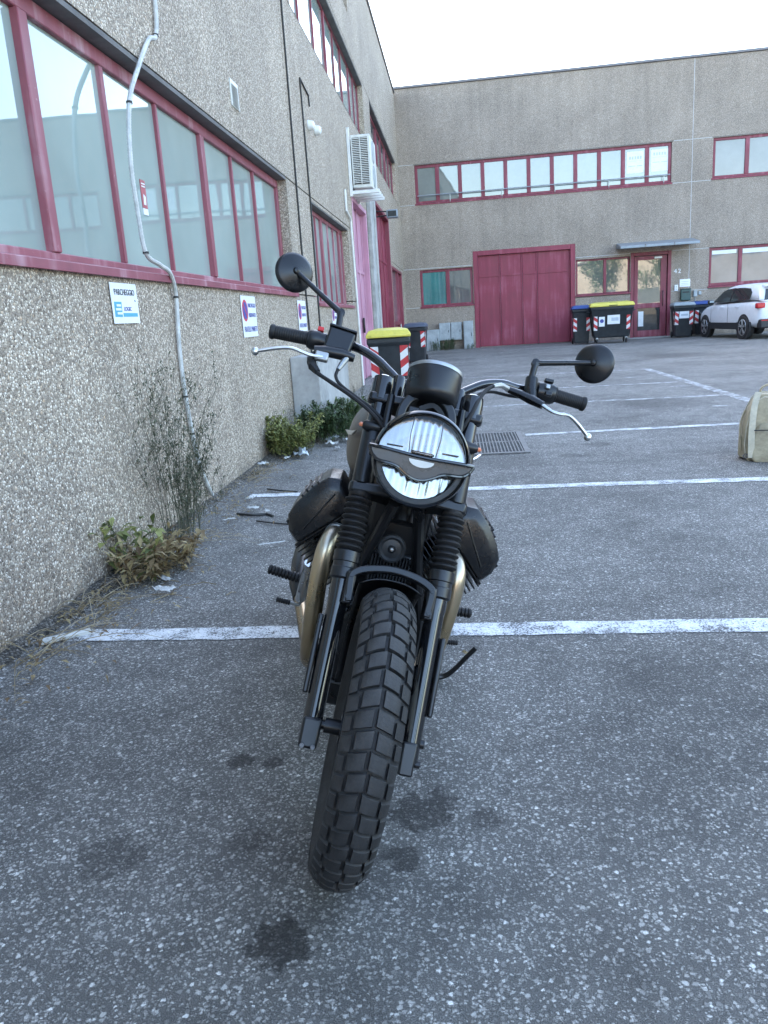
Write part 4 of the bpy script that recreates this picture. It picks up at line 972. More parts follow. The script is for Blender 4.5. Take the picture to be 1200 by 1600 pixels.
# ---- engine: transverse V-twin
m = MB(); m.box(-.12, .12, .36, .74, .25, .50); eng = m.build('engine', ENGBLK, moto, bevel=.03, seg=3)
m = MB(); m.lathe([(.0, .02), (.05, .02), (.095, .012), (.105, 0), (.105, -.05)], (0, .35, .40), (0, -1, 0), 36); m.build('alternator_cover', ENGBLK, eng)
m = MB(); m.box(-.10, .10, .38, .70, .17, .249); m.build('sump', ENGBLK, eng, bevel=.012)
m = MB(); m.box(-.10, .10, .74, 1.0, .28, .47); m.build('gearbox', ENGBLK, moto, bevel=.02)
for s in (-1, 1):
    CM = Matrix.Translation((0, .47, .48)) @ Matrix.Rotation(R_(45) * s, 4, 'Y')     # local z = cylinder axis
    if True:
        m = MB(); m.lathe([(.062, .06), (.062, .26)], CM @ Vector((0, 0, 0)), CM.to_3x3() @ Vector((0, 0, 1)), 28); cy_ = m.build('cylinder', ENGBLK, moto)
        for i in range(12):
            z = .108 + i * .0128; e = .086 if i < 6 else .098
            m = MB(); m.box(-e, e, -.082, .078, z, z + .0042, CM); m.build('cooling_fin', ENGBLK, cy_, bevel=.0015, seg=1)
    # rocker cover: chamfered box with a raised rib, outline from the front
    z0 = .262
    poly = [(-.090, z0), (-.088, .300), (-.066, .335), (-.03, .350), (.035, .362), (.08, .360), (.104, .338), (.098, .292), (.088, z0)]
    if s > 0: poly = [(-x, z) for x, z in reversed(poly)]
    secs = []
    for (y, k, dz) in ((-.092, .78, -.016), (-.088, .90, -.008), (-.072, 1, 0), (.06, 1, 0), (.078, .9, -.008)):
        secs.append([CM @ Vector((x * k, y, z0 + max(0, (z - z0) * (1 if k == 1 else .92) + (dz if z > z0 + .001 else 0)))) for x, z in poly])
    m = MB(); m.loft(secs); rc = m.build('rocker_cover', ENGBLK, moto, bevel=.005, seg=3, angle=40)
    m = MB(); m.tube([CM @ Vector((-.05 * -s, -.0915, .285)), CM @ Vector((.072 * -s, -.0915, .318))], .0028, 6); m.build('cover_rib', ENGBLK, rc)
    m = MB(); m.box(-.094, .094, -.086, .075, z0 - .008, z0 - .0005, CM); m.build('cover_gasket', ENGBLK, rc, bevel=.002, seg=1)
    for k in range(8):
        f_ = k / 7; xx = -(-.078 + .125 * f_) * s; zz = .318 + .042 * min(1, f_ * 1.5) if f_ < .67 else .360
        m = MB(); m.box(xx - .0028, xx + .0028, -.070, .055, zz - .012, zz + .0055, CM); m.build('cover_fin', ENGBLK, rc, bevel=.0012, seg=1)
    for xx in (-.075, .075):
        m = MB(); m.lathe([(0, .005), (.006, .005), (.0065, 0)], CM @ Vector((xx, -.087, z0 + .012)), (0, -1, 0), 8); m.build('cover_bolt', ENGBLK, rc)
    # header pipe
    P0 = [(s * .150, .400, .640), (s * .158, .335, .662), (s * .168, .295, .635), (s * .170, .288, .57), (s * .166, .300, .47), (s * .160, .335, .37), (s * .155, .40, .290), (s * .150, .52, .235), (s * .18, .75, .20), (s * .23, 1.0, .22)]
    m = MB(); m.tube(P0, [.021, .0215, .0225, .023, .023, .023, .023, .023, .023, .023], 22, smooth=8); ex = m.build('exhaust_header', EXH, moto, angle=80)
    m = MB(); m.lathe([(.030, 0), (.031, .006), (.026, .014), (.0235, .014)], (s * .150, .372, .652), (s * .10, -.95, .25), 22); m.build('header_collar', GALV, ex)
    m = MB(); m.box(-.008, .008, -.006, .006, -.016, .016, Matrix.Translation((s * .118, .355, .668)) @ Matrix.Rotation(R_(-30 * s), 4, 'Y')); m.build('collar_tab', GALV, ex, bevel=.003)
    m = MB(); m.tube([(s * .23, 1.0, .22), (s * .24, 1.06, .25), (s * .25, 1.2, .28), (s * .265, 1.72, .36), (s * .266, 1.74, .362)], [.026, .042, .046, .046, .036], 24); m.build('silencer', SATIN, moto)
    # second down pipe behind, footpeg plate
    m = MB(); m.tube([(s * .215, .74, .44), (s * .222, .80, .33), (s * .225, .84, .28)], .016, 10); m.build('peg_hanger', SILVER, moto)
# pegs and pedals
def peg(a, b, rad, n):
    a, b = Vector(a), Vector(b); d = b - a; Ln = d.length; prof = [(0, 0)]
    for i in range(n): prof += [(rad * .78, Ln * i / n), (rad, Ln * (i + .2) / n), (rad, Ln * (i + .72) / n), (rad * .78, Ln * (i + .9) / n)]
    prof += [(rad * .8, Ln), (0, Ln)]
    m = MB(); m.lathe(prof, a, d, 16); return m
fp = peg((-.232, .85, .345), (-.345, .86, .353), .0165, 10).build('footpeg', RUBBER, moto)
m = MB(); m.box(-.238, -.212, .838, .862, .330, .360); m.build('peg_clevis', SILVER, fp, bevel=.005)
fp = peg((.215, .85, .340), (.335, .86, .345), .0165, 10).build('footpeg', RUBBER, moto)
m = MB(); m.box(.205, .222, .838, .862, .325, .356); m.build('peg_clevis', SILVER, fp, bevel=.005)
bp = peg((-.252, .80, .276), (-.298, .80, .278), .0085, 6).build('brake_pedal', RUBBER, moto)
m = MB(); m.tube([(-.252, .80, .276), (-.225, .805, .272), (-.215, .86, .28), (-.21, .95, .30)], .006, 8); m.build('pedal_arm', SILVER, bp)
gp_ = peg((.262, .80, .252), (.306, .80, .258), .0085, 6).build('gear_lever', RUBBER, moto)
m = MB(); m.tube([(.262, .80, .252), (.225, .805, .26), (.215, .9, .29)], .006, 8); m.build('lever_arm', SILVER, gp_)
# side stand: foot on the ground on the leaning side, tang curling outwards
g_ = math.tan(.2786)
def gz(x): return x * g_
m = MB(); m.tube([(.13, .74, .24), (.18, .80, .165), (.225, .84, gz(.225) + .03), (.27, .862, gz(.27) + .018), (.305, .865, gz(.305) + .020), (.33, .855, gz(.33) + .05), (.352, .84, gz(.352) + .095), (.375, .83, gz(.375) + .135)], [.013, .012, .011, .010, .009, .0085, .008, .0085], 10, smooth=5); ss = m.build('side_stand', SATIN, moto)
m = MB(); m.lathe([(0, .0), (.028, .0), (.028, .006), (0, .008)], (.262, .86, gz(.262) + .002), (-math.sin(.2786), 0, math.cos(.2786)), 16); m.build('stand_foot', SATIN, ss)
# ---- tank, seat, rear
secs = []
for (y, hw_, z0, z1) in ((.355, .05, .80, .90), (.38, .11, .765, .95), (.44, .155, .745, .985), (.54, .18, .745, 1.01), (.66, .178, .755, 1.01), (.76, .15, .77, .985), (.84, .105, .78, .94), (.87, .06, .79, .89)):
    row = []
    for k in range(28):
        a = 2 * math.pi * k / 28; ca2, sa2 = math.cos(a), math.sin(a)
        xx = hw_ * math.copysign(abs(ca2) ** .75, ca2); zz = (z0 + z1) / 2 + (z1 - z0) / 2 * math.copysign(abs(sa2) ** .8, sa2)
        row.append(Vector((xx, y, zz)))
    secs.append(row)
m = MB(); m.loft(secs); tk = m.build('fuel_tank', TANK, moto, angle=80, sub=1)
m = MB(); m.lathe([(.035, -.02), (.035, .008), (.03, .012), (0, .012)], (0, .58, 1.012), (0, 0, 1), 20); m.build('filler_cap', GALV, tk)
for s in (-1, 1):
    EM = Matrix.Translation((s * .168, .478, .905)) @ Matrix.Rotation(R_(62 * s), 4, 'Z')
    m = MB(); m.prism([(-.03, .0), (.0, .004), (.03, .012), (.012, -.004), (-.008, -.008)], -.004, .002, EM); m.build('tank_emblem', SILVER, tk)
secs = []
for (y, hw_, z0, z1) in ((.82, .09, .77, .86), (.95, .125, .74, .84), (1.2, .135, .74, .83), (1.45, .12, .77, .855), (1.6, .08, .79, .86)):
    secs.append([Vector((hw_ * a, y, z0 + (z1 - z0) * b)) for a, b in ((-1, 0), (1, 0), (1.02, .6), (.8, 1), (-.8, 1), (-1.02, .6))])
m = MB(); m.loft(secs); m.build('seat', RUBBER, moto, bevel=.01, sub=1)
for s in (-1, 1):
    m = MB(); m.box(s * .125 - .012, s * .125 + .012, .76, 1.0, .48, .72); m.build('side_panel', TANK, moto, bevel=.012)
    m = MB(); m.tube([(s * .13, 1.12, .74), (s * .13, 1.3, .38)], .026, 12); m.build('rear_shock', SATIN, moto)
rwh = make_wheel('rear_wheel', (0, 1.45, .325), .068, .325, .216, 0, blocks=False)
m = MB(); m.tube([(.10, .95, .36), (.10, 1.45, .325)], .03, 12); m.tube([(-.10, .95, .36), (-.10, 1.45, .325)], .026, 12); m.build('swingarm', SATIN, moto)
m = MB(); secs = []
for i in range(15):
    a = R_(-40 + 125 * i / 14); secs.append([Vector((.09 * k / 4, 1.45 + math.sin(a) * (.375 - .02 * abs(k / 4) ** 2), .325 + math.cos(a) * (.375 - .02 * abs(k / 4) ** 2))) for k in range(-4, 5)])
m.loft(secs, close=False, cap=False); rm = m.build('rear_mudguard', SATIN, moto); sm = rm.modifiers.new('thick', 'SOLIDIFY'); sm.thickness = .003

# ------------------------------------------------------------------ wheelie bins
def stripes(parent, x0, x1, z0, z1, y, flip=1, M=None):
    """red and white slanted reflective tape, one mesh per colour"""
    w_ = x1 - x0; n = max(3, round((z1 - z0) / (w_ * .95))); h = (z1 - z0) / n; sl = w_ * .7 * flip
    def clip(poly):
        for lim, sg in ((z0, 1), (z1, -1)):
            out = []
            for i in range(len(poly)):
                a, b = poly[i - 1], poly[i]; ia, ib = (a[1] - lim) * sg >= 0, (b[1] - lim) * sg >= 0
                if ia != ib:
                    u = (lim - a[1]) / (b[1] - a[1]); out.append((a[0] + (b[0] - a[0]) * u, lim))
                if ib: out.append(b)
            poly = out
            if not poly: return []
        return poly
    for i in range(-2, n + 2):
        p = clip([(x0, z0 + i * h), (x1, z0 + i * h + sl), (x1, z0 + (i + 1) * h + sl), (x0, z0 + (i + 1) * h)])
        if len(p) >= 3:
            m = MB(); m.prism(p, y - .003, y, M); m.build('tape_stripe', STRIPE_R if i % 2 else STRIPE_W, parent, smooth=False)
def two_wheel_bin(loc, rz, lidm, label, wd=.58, dp=.72, ht=1.0, tape=True, sticker=False):
    o = empty('wheelie_bin', loc, (0, 0, rz)); h = wd / 2; d = dp / 2
    m = MB()
    def ring(k, z, kd=None): kd = kd or k; return [Vector((-h * k, -d * kd, z)), Vector((h * k, -d * kd, z)), Vector((h * k, d * kd, z)), Vector((-h * k, d * kd, z))]
    m.loft([ring(.74, .04, .66), ring(.76, .12, .70), ring(.92, ht - .16, .93), ring(1.0, ht - .13, 1.0), ring(1.0, ht - .05, 1.0)])
    m.build('body', BINBODY, o, bevel=.02)
    m = MB(); m.loft([ring(1.03, ht - .05), ring(1.03, ht - .01), ring(.9, ht + .05, .9), ring(.5, ht + .075, .5)]); m.build('lid', lidm, o, bevel=.012)
    m = MB(); m.box(-h * .8, h * .8, -d * 1.03 - .045, -d * 1.03, ht - .045, ht - .015); m.build('lid_handle', lidm, o, bevel=.008)
    m = MB(); m.tube([(-h * .7, d * 1.0, ht - .04), (-h * .7, d + .07, ht), (h * .7, d + .07, ht), (h * .7, d * 1.0, ht - .04)], .016, 8); m.build('push_handle', BINBODY, o)
    for s in (-1, 1):
        m = MB(); m.lathe([(0, -.025), (.07, -.025), (.10, -.018), (.10, .018), (.07, .025), (0, .025)], (s * h * .82, d * .72, .10), (1, 0, 0), 20); m.build('wheel', RUBBER, o)
    if tape:
        sl_ = (d * .93 - d * .70) / (ht - .28)
        for s in (-1, 1):
            M = Matrix.Rotation(math.atan(-sl_) * -1, 4, 'X')
            M = Matrix.Translation((0, -d * .70 - .004 - sl_ * .0, .12)) @ Matrix.Rotation(math.atan(sl_), 4, 'X')
            stripes(o, s * h * .68 - .055, s * h * .68 + .055, .30, .72, 0, s, M)
            M2 = Matrix.Translation((s * (h * .76 + .006), 0, .12)) @ Matrix.Rotation(math.atan((h * .92 - h * .76) / (ht - .28)) * s, 4, 'Y') @ Matrix.Rotation(R_(90 * s), 4, 'Z')
            stripes(o, -.24 if s > 0 else .13, -.13 if s > 0 else .24, .30, .72, 0, s, M2)
    if sticker:
        sl_ = (d * .93 - d * .70) / (ht - .28); M = Matrix.Translation((0, -d * .70 - .006, .12)) @ Matrix.Rotation(math.atan(sl_), 4, 'X')
        m = MB(); m.box(-.15, .15, -.004, 0, .5, .72, M); m.build('sticker', SIGNWHITE, o, smooth=False)
        m = MB(); m.box(-.10, .12, -.006, -.0042, .58, .64, M); m.build('sticker_print', FADED, o, smooth=False)
    tag(o, label, 'bin', 'wheelie bins'); return o
two_wheel_bin((-.98, 11.35, 0), R_(4), BINYEL, 'black two-wheeled bin with yellow lid standing by the pink door', wd=.60, ht=1.0)
two_wheel_bin((-1.12, 21.6, 0), R_(-3), BINSLATE, 'black two-wheeled bin with slate-blue lid near the corner of the two buildings', ht=.98)
two_wheel_bin((3.98, 26.9, 0), R_(-3), BINBLUE, 'black two-wheeled bin with blue lid left of the large yellow-lidded container', wd=.6, ht=1.16)
two_wheel_bin((7.3, 27.35, 0), R_(-4), BINGREY, 'black bin with pale grey lid and white sticker right of the glazed door', wd=.66, ht=1.06, sticker=True)
two_wheel_bin((8.05, 27.85, 0), R_(-4), BINBLUE, 'black bin with bright blue lid half hidden behind the white car', wd=.6, ht=1.06)
def four_wheel_bin(loc, rz, label):
    o = empty('waste_container', loc, (0, 0, rz)); h, d = .66, .5
    def ring(k, z, kd): return [Vector((-h * k, -d * kd, z)), Vector((h * k, -d * kd, z)), Vector((h * k, d * kd, z)), Vector((-h * k, d * kd, z))]
    m = MB(); m.loft([ring(.80, .18, .68), ring(.83, .24, .72), ring(.97, 1.02, .95), ring(1.0, 1.06, 1.0), ring(1.0, 1.14, 1.0)]); m.build('body', BINBODY, o, bevel=.025)
    m = MB(); m.loft([ring(1.03, 1.14, 1.03), ring(1.03, 1.18, 1.03), ring(.97, 1.25, .94), ring(.7, 1.285, .6)]); m.build('lid', BINYEL, o, bevel=.015)
    m = MB(); m.box(-.1, .16, -d * 1.03 - .004, -d * 1.03 + .02, 1.155, 1.182); m.box(-.1, .16, -.45, -.40, 1.24, 1.262); m.build('lid_grip', DARKSLOT, o, bevel=.005)
    sl_ = d * (.95 - .72) / .78; M = Matrix.Translation((0, -d * .72 - .006, .24)) @ Matrix.Rotation(math.atan(sl_), 4, 'X')
    for s in (-1, 1): stripes(o, s * .50 - .055, s * .50 + .055, .18, .62, 0, s, M)
    m = MB(); m.box(-.40, -.22, -.003, 0, .30, .60, M); st = m.build('sticker', SIGNWHITE, o, smooth=False)
    m = MB(); m.lathe([(0, .0052), (.06, .0052), (.06, .0035)], M @ Vector((-.31, 0, .47)), M.to_3x3() @ Vector((0, -1, 0)), 18); m.build('round_mark', BLUEINK, o)
    m = MB(); m.box(-.14, .24, -.003, 0, .36, .64, M); m.build('sticker', SIGNWHITE, o, smooth=False)
    m = MB(); m.box(-.02, .2, -.005, -.0035, .46, .56, M); m.build('sticker_print', FADED, o, smooth=False)
    for sx in (-1, 1):
        for sy in (-1, 1):
            m = MB(); m.lathe([(0, -.022), (.06, -.022), (.09, -.014), (.09, .014), (.06, .022), (0, .022)], (sx * .45, sy * .30, .09), (1, 0, 0), 18); ca = m.build('castor', RUBBER, o)
            m = MB(); m.box(sx * .45 - .035, sx * .45 + .035, sy * .30 - .05, sy * .30 + .05, .12, .19); m.build('castor_fork', GALV, ca, bevel=.008)
        m = MB(); m.tube([(sx * h * .99, -.2, .98), (sx * (h + .07), -.2, 1.0), (sx * (h + .07), .2, 1.0), (sx * h * .99, .2, .98)], .018, 8); m.build('side_handle', BINBODY, o)
    tag(o, label, 'waste container')
four_wheel_bin((4.86, 26.55, 0), R_(-4), 'large black four-wheeled container with yellow lid between red gate and glazed door')

# ------------------------------------------------------------------ white car
ang = math.atan2(-(7.76 - 8.06), 26.49 - 23.89)      # heading turned left of +Y
car = empty('car', (8.80, 25.28, 0), (0, 0, ang))
tag(car, 'white compact SUV parked nose to the back wall', 'car')
def S_(y, hw, zb, zt, hwt):
    r = [(0, zb), (hw * .9, zb), (hw * .985, zb + .08), (hw, zb + .25), (hw * 1.0, (zb + zt) / 2 + .05), (hw * .985, zt - .12), (hwt, zt - .015), (hwt * .8, zt + .012), (0, zt + .02)]
    return [Vector((x, y, z)) for x, z in r] + [Vector((-x, y, z)) for x, z in reversed(r[1:-1])]
st = [(-2.09, .70, .50, .92, .62), (-2.04, .80, .40, .98, .72), (-1.9, .865, .32, 1.02, .80), (-1.3, .893, .29, 1.035, .845), (-.4, .895, .28, 1.02, .85), (.5, .893, .28, 1.0, .84), (1.1, .885, .28, .985, .82), (1.5, .87, .29, .94, .78), (1.85, .82, .32, .84, .70), (2.03, .72, .38, .74, .6), (2.09, .58, .45, .66, .48)]
m = MB(); m.loft([S_(*q) for q in st]); body = m.build('body', CARWHITE, car, angle=60, sub=1)
gh = [(-2.02, 1.02, .80, .80), (-1.90, 1.24, .82, .70), (-1.80, 1.42, .83, .65), (-1.4, 1.50, .84, .64), (-.5, 1.535, .845, .64), (.1, 1.52, .845, .635), (.45, 1.46, .84, .63), (.9, 1.16, .83, .70), (1.15, 1.0, .82, .79)]
secs = []
for y, z, hb, ht_ in gh:
    zb = 1.0; r = [(hb, zb - .04), (hb - (hb - ht_) * .5, zb + (z - zb) * .5), (ht_ + .03, z - .06 if z > 1.1 else z - .01), (ht_ - .08, z), (0, z + .012)]
    secs.append([Vector((x, y, q)) for x, q in r] + [Vector((-x, y, q)) for x, q in reversed(r[:-1])])
m = MB(); m.loft(secs); m.build('roof', CARWHITE, car, angle=60, sub=1)
def sidew(s, y, z):   # point on the slanted cabin side
    zt = 1.47; k = (z - 1.0) / (zt - 1.0); return Vector((s * (.850 - k * .195 + .012), y, z))
for s in (-1, 1):
    for nm, poly in (('front_window', [(.86, 1.05), (.42, 1.36), (.18, 1.415), (-.26, 1.43), (-.26, 1.05)]), ('rear_window', [(-.31, 1.05), (-.31, 1.43), (-.9, 1.42), (-1.25, 1.39), (-1.42, 1.28), (-1.46, 1.09)])):
        m = MB(); vs = [sidew(s, y, z) for y, z in poly]; n = len(vs)
        m.add(vs + [v - Vector((s * .02, 0, 0)) for v in vs], [tuple(range(n)), tuple(range(2 * n - 1, n - 1, -1))] + [(i, i + n, (i + 1) % n + n, (i + 1) % n) for i in range(n)]); m.build(nm, GLASS_CAR, car, smooth=False)
    m = MB(); vs = [sidew(s, y, z) + Vector((s * .004, 0, 0)) for y, z in ((-.245, 1.045), (-.245, 1.435), (-.325, 1.435), (-.325, 1.045))]; m.add(vs, [(0, 1, 2, 3)]); m.build('door_pillar', CARBLK, car)
    m = MB(); m.box(s * .98 - .09, s * .98 + .07, .62, .74, 1.0, 1.13); mi = m.build('door_mirror', CARBLK, car, bevel=.03, seg=3)
    m = MB(); m.box(s * .98 - .07, s * .98 + .06, .612, .619, 1.015, 1.115); m.build('mirror_glass', MIRRORGLASS, mi)
    for y in (.05, -.95):
        m = MB(); m.tube([(s * .897, y, .90), (s * .912, y + .03, .905), (s * .912, y + .16, .905), (s * .897, y + .19, .90)], .012, 8); m.build('door_handle', CARWHITE, car)
    for y in (.86, -.29):
        m = MB(); m.box(s * .8975 - .002, s * .8975 + .002, y - .004, y + .004, .45, 1.0); m.build('door_gap', DARKSLOT, car, smooth=False)
    m = MB(); m.box(s * .885 - .02, s * .885 + .02, -.95, .95, .27, .46); m.build('sill_cladding', CARBLK, car, bevel=.01)
    for y in (-1.3, 1.3):
        kx = .898 if y < 0 else .884
        m = MB(); m.lathe([(.33, -.05), (.335, .006), (.40, .008), (.405, -.05)], (s * kx, y, .345), (s, 0, 0), 30, x=(0, 1, 0), a0=-.35 if s > 0 else -.35, a1=math.pi + .35); m.build('arch_cladding', CARBLK, car)
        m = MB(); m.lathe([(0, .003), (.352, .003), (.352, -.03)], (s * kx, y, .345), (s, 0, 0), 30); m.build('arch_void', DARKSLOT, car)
        m = MB(); m.lathe([(.22, .018), (.24, .024), (.30, .020), (.325, .005), (.33, -.06), (.32, -.18), (.22, -.19)], (s * (kx + .0), y, .33), (s, 0, 0), 36); wo = m.build('wheel', TYRE, car)
        m = MB(); m.lathe([(.222, .018), (.226, .024), (.215, .02), (.20, .006), (.05, .010), (.04, .018), (0, .018)], (s * kx, y, .33), (s, 0, 0), 36)
        ri = m.build('rim_dish', DARKSLOT, wo)
        m = MB()
        for k in range(5):
            a = 2 * math.pi * k / 5 + .3
            for da in (-.13, .13):
                m.tube([(s * (kx + .022), y + math.cos(a + da * .5) * .03, .33 + math.sin(a + da * .5) * .03), (s * (kx + .022), y + math.cos(a + da) * .212, .33 + math.sin(a + da) * .212)], [.018, .014], 6)
        m.lathe([(.208, .02), (.226, .027), (.232, .018)], (s * kx, y, .33), (s, 0, 0), 36)
        m.build('rim', ALLOY, wo)
    m = MB(); m.box(s * .76 - .13, s * .76 + .105, -2.075, -1.93, .84, .985, None); m.build('tail_light', TAIL, car, bevel=.03, seg=3)
    m = MB(); m.box(s * .70 - .1, s * .70 + .1, 1.93, 2.03, .68, .78); m.build('headlamp', GLASS_CAR, car, bevel=.02)
m = MB(); poly = [(-.66, 1.06), (.66, 1.06), (.56, 1.34), (-.56, 1.34)]; vs = [Vector((x, -2.02 + (z - 1.02) * .58, z)) for x, z in poly]
m.add([v + Vector((0, -.012, .012)) for v in vs] + [v + Vector((0, .03, -.02)) for v in vs], [(0, 1, 2, 3), (7, 6, 5, 4), (0, 4, 5, 1), (1, 5, 6, 2), (2, 6, 7, 3), (3, 7, 4, 0)]); m.build('back_window', GLASS_CAR, car, smooth=False)
m = MB(); m.box(-.62, .62, -1.90, -1.72, 1.41, 1.455); m.build('roof_spoiler', CARWHITE, car, bevel=.02)
m = MB(); m.box(-.80, .80, -2.125, -1.9, .30, .55); m.build('rear_bumper', CARBLK, car, bevel=.04, seg=3)
m = MB(); m.box(-.55, .55, -2.14, -2.05, .32, .42); m.build('diffuser', ALLOY, car, bevel=.03)
m = MB(); m.box(-.26, .26, -2.105, -2.07, .70, .81); m.build('number_plate', SIGNWHITE, car, bevel=.005)
m = MB(); m.box(-.78, -.5, -2.132, -2.126, .50, .53); m.build('reflector', TAIL, car)

# ------------------------------------------------------------------ backpack
bag = empty('backpack', (2.32, 6.12, 0), (0, 0, R_(-14)))
def brow(y, k, lean):
    r = []
    for z, hw in ((0, .19), (.03, .215), (.12, .225), (.25, .215), (.36, .19), (.44, .15), (.475, .09)): r.append((hw * k, z))
    return [Vector((x, y + lean * z, z * (1 if k > .9 else .97))) for x, z in r] + [Vector((-x, y + lean * z, z * (1 if k > .9 else .97))) for x, z in reversed(r)]
m = MB(); m.loft([brow(-.135, .80, .12), brow(-.12, .93, .12), brow(-.06, 1, .12), brow(.06, 1, .14), brow(.11, .92, .15), brow(.12, .8, .15)]); m.build('body', CANVAS, bag, bevel=.012, sub=1)
m = MB(); m.loft([brow(-.185, .62, .10), brow(-.175, .72, .10), brow(-.13, .76, .10)]); pk = m.build('front_pocket', CANVAS, bag, bevel=.01); pk.scale = (1, 1, .62)
for s in (-1, 1):
    m = MB(); q = [Vector((s * .16, -.165, .03)), Vector((s * .163, -.15, .2)), Vector((s * .15, -.10, .38)), Vector((s * .12, -.03, .50))]
    qq, _ = catmull(q, [0] * 4, 5); m.loft([[p + Vector((-.022, 0, 0)), p + Vector((.022, 0, 0)), p + Vector((.022, -.006, .002)), p + Vector((-.022, -.006, .002))] for p in qq]); m.build('strap', CANVAS_L, bag)
    m = MB(); m.lathe([(.011, -.004), (.019, -.004), (.019, .004), (.011, .004), (.011, -.004)], (s * .20, -.168, .045), (.2, -1, .2), 16); m.build('buckle', SATIN, bag)
m = MB(); m.tube([(-.10, .03, .46), (-.09, .02, .53), (0, .02, .56), (.09, .02, .53), (.10, .03, .46)], .014, 8, smooth=4, flat=.6); m.build('carry_handle', CANVAS, bag)
m = MB(); m.tube([(-.222, -.05, .06), (-.232, -.04, .16), (-.228, -.0, .27), (-.2, .02, .36)], .016, 8, smooth=4, flat=.5); m.build('side_strap', CANVAS, bag)
for yy, kk, ll in ((-.125, .90, .12), (.10, .94, .15)):
    row = brow(yy, kk, ll); m = MB(); m.tube([p * 1.012 for p in row], .005, 6); m.build('seam_piping', CANVAS_L, bag)
m = MB(); m.tube([(-.15, -.172, .235), (0, -.186, .24), (.15, -.172, .235)], .004, 6); m.build('zip', SATIN, bag)
m = MB(); m.prism([(-.17, .30), (.17, .30), (.15, .40), (.10, .475), (-.10, .475), (-.15, .40)], -.135, -.118, Matrix.Translation((0, .02, 0)) @ Matrix.Rotation(R_(-7), 4, 'X')); m.build('top_flap', CANVAS, bag, bevel=.008)
m = MB(); m.loft([[Vector((-.20, -.10, .01)), Vector((-.236, -.02, .015)), Vector((-.236, -.01, .17)), Vector((-.205, -.09, .19))], [Vector((-.20, .09, .01)), Vector((-.236, .05, .015)), Vector((-.236, .04, .17)), Vector((-.205, .08, .19))]]); m.build('side_pocket', CANVAS, bag, bevel=.01)
tag(bag, 'beige canvas backpack standing on the asphalt at the right edge of the photo', 'backpack')

# ------------------------------------------------------------------ drain grate
gr = empty('drain_grate', (.16, 7.42, .002))
m = MB(); x0, x1, y0, y1 = -.42, .42, -.62, .62
m.box(x0, x1, y0, y0 + .045, 0, .012); m.box(x0, x1, y1 - .045, y1, 0, .012); m.box(x0, x0 + .045, y0 + .045, y1 - .045, 0, .012); m.box(x1 - .045, x1, y0 + .045, y1 - .045, 0, .012); m.box(x0 + .045, x1 - .045, -.02, .02, 0, .012); m.build('frame', GRATE, gr)
m = MB(); m.box(x0 + .045, x1 - .045, y0 + .045, y1 - .045, 0.001, .003); m.build('pit', DARKSLOT, gr, smooth=False)
m = MB()
for i in range(25): x = x0 + .06 + i * .03; m.box(x - .005, x + .005, y0 + .045, y1 - .045, .004, .011)
for i in range(19): y = y0 + .08 + i * .06; m.box(x0 + .045, x1 - .045, y - .005, y + .005, .0035, .010)
tag(m.build('bars', GRATE, gr, smooth=False), kind='stuff')
tag(gr, 'rectangular steel drain grate set in the asphalt between the parking lines', 'drain grate')

# ------------------------------------------------------------------ weeds, soil and litter along the left wall
LEAF_YG2 = leafm('leaf_mid_green', (.04, .075, .025), (.14, .18, .06))
def leaf(m, p, d, up, ln, wd, bend=.3):
    d = d.normalized(); sd = d.cross(up)
    if sd.length < 1e-4: sd = d.cross(Vector((1, 0, 0)))
    sd.normalize(); nn = sd.cross(d)
    a = p; b = p + d * ln * .5 + nn * ln * .05; c = p + d * ln - nn * ln * bend
    m.add([a, b + sd * wd / 2, c, b - sd * wd / 2, b + nn * wd * -.12], [(0, 1, 4), (0, 4, 3), (1, 2, 4), (3, 4, 2)])
def stem_pts(p, h, lean, wob, n=6):
    out = [p]; dx = Vector((rnd.gauss(0, 1), rnd.gauss(0, 1), 0)) * wob; 
    for i in range(1, n + 1):
        f = i / n; out.append(p + Vector((0, 0, h * f)) + lean * f * f * h + dx * f + Vector((rnd.gauss(0, wob * .25), rnd.gauss(0, wob * .25), 0)))
    return out
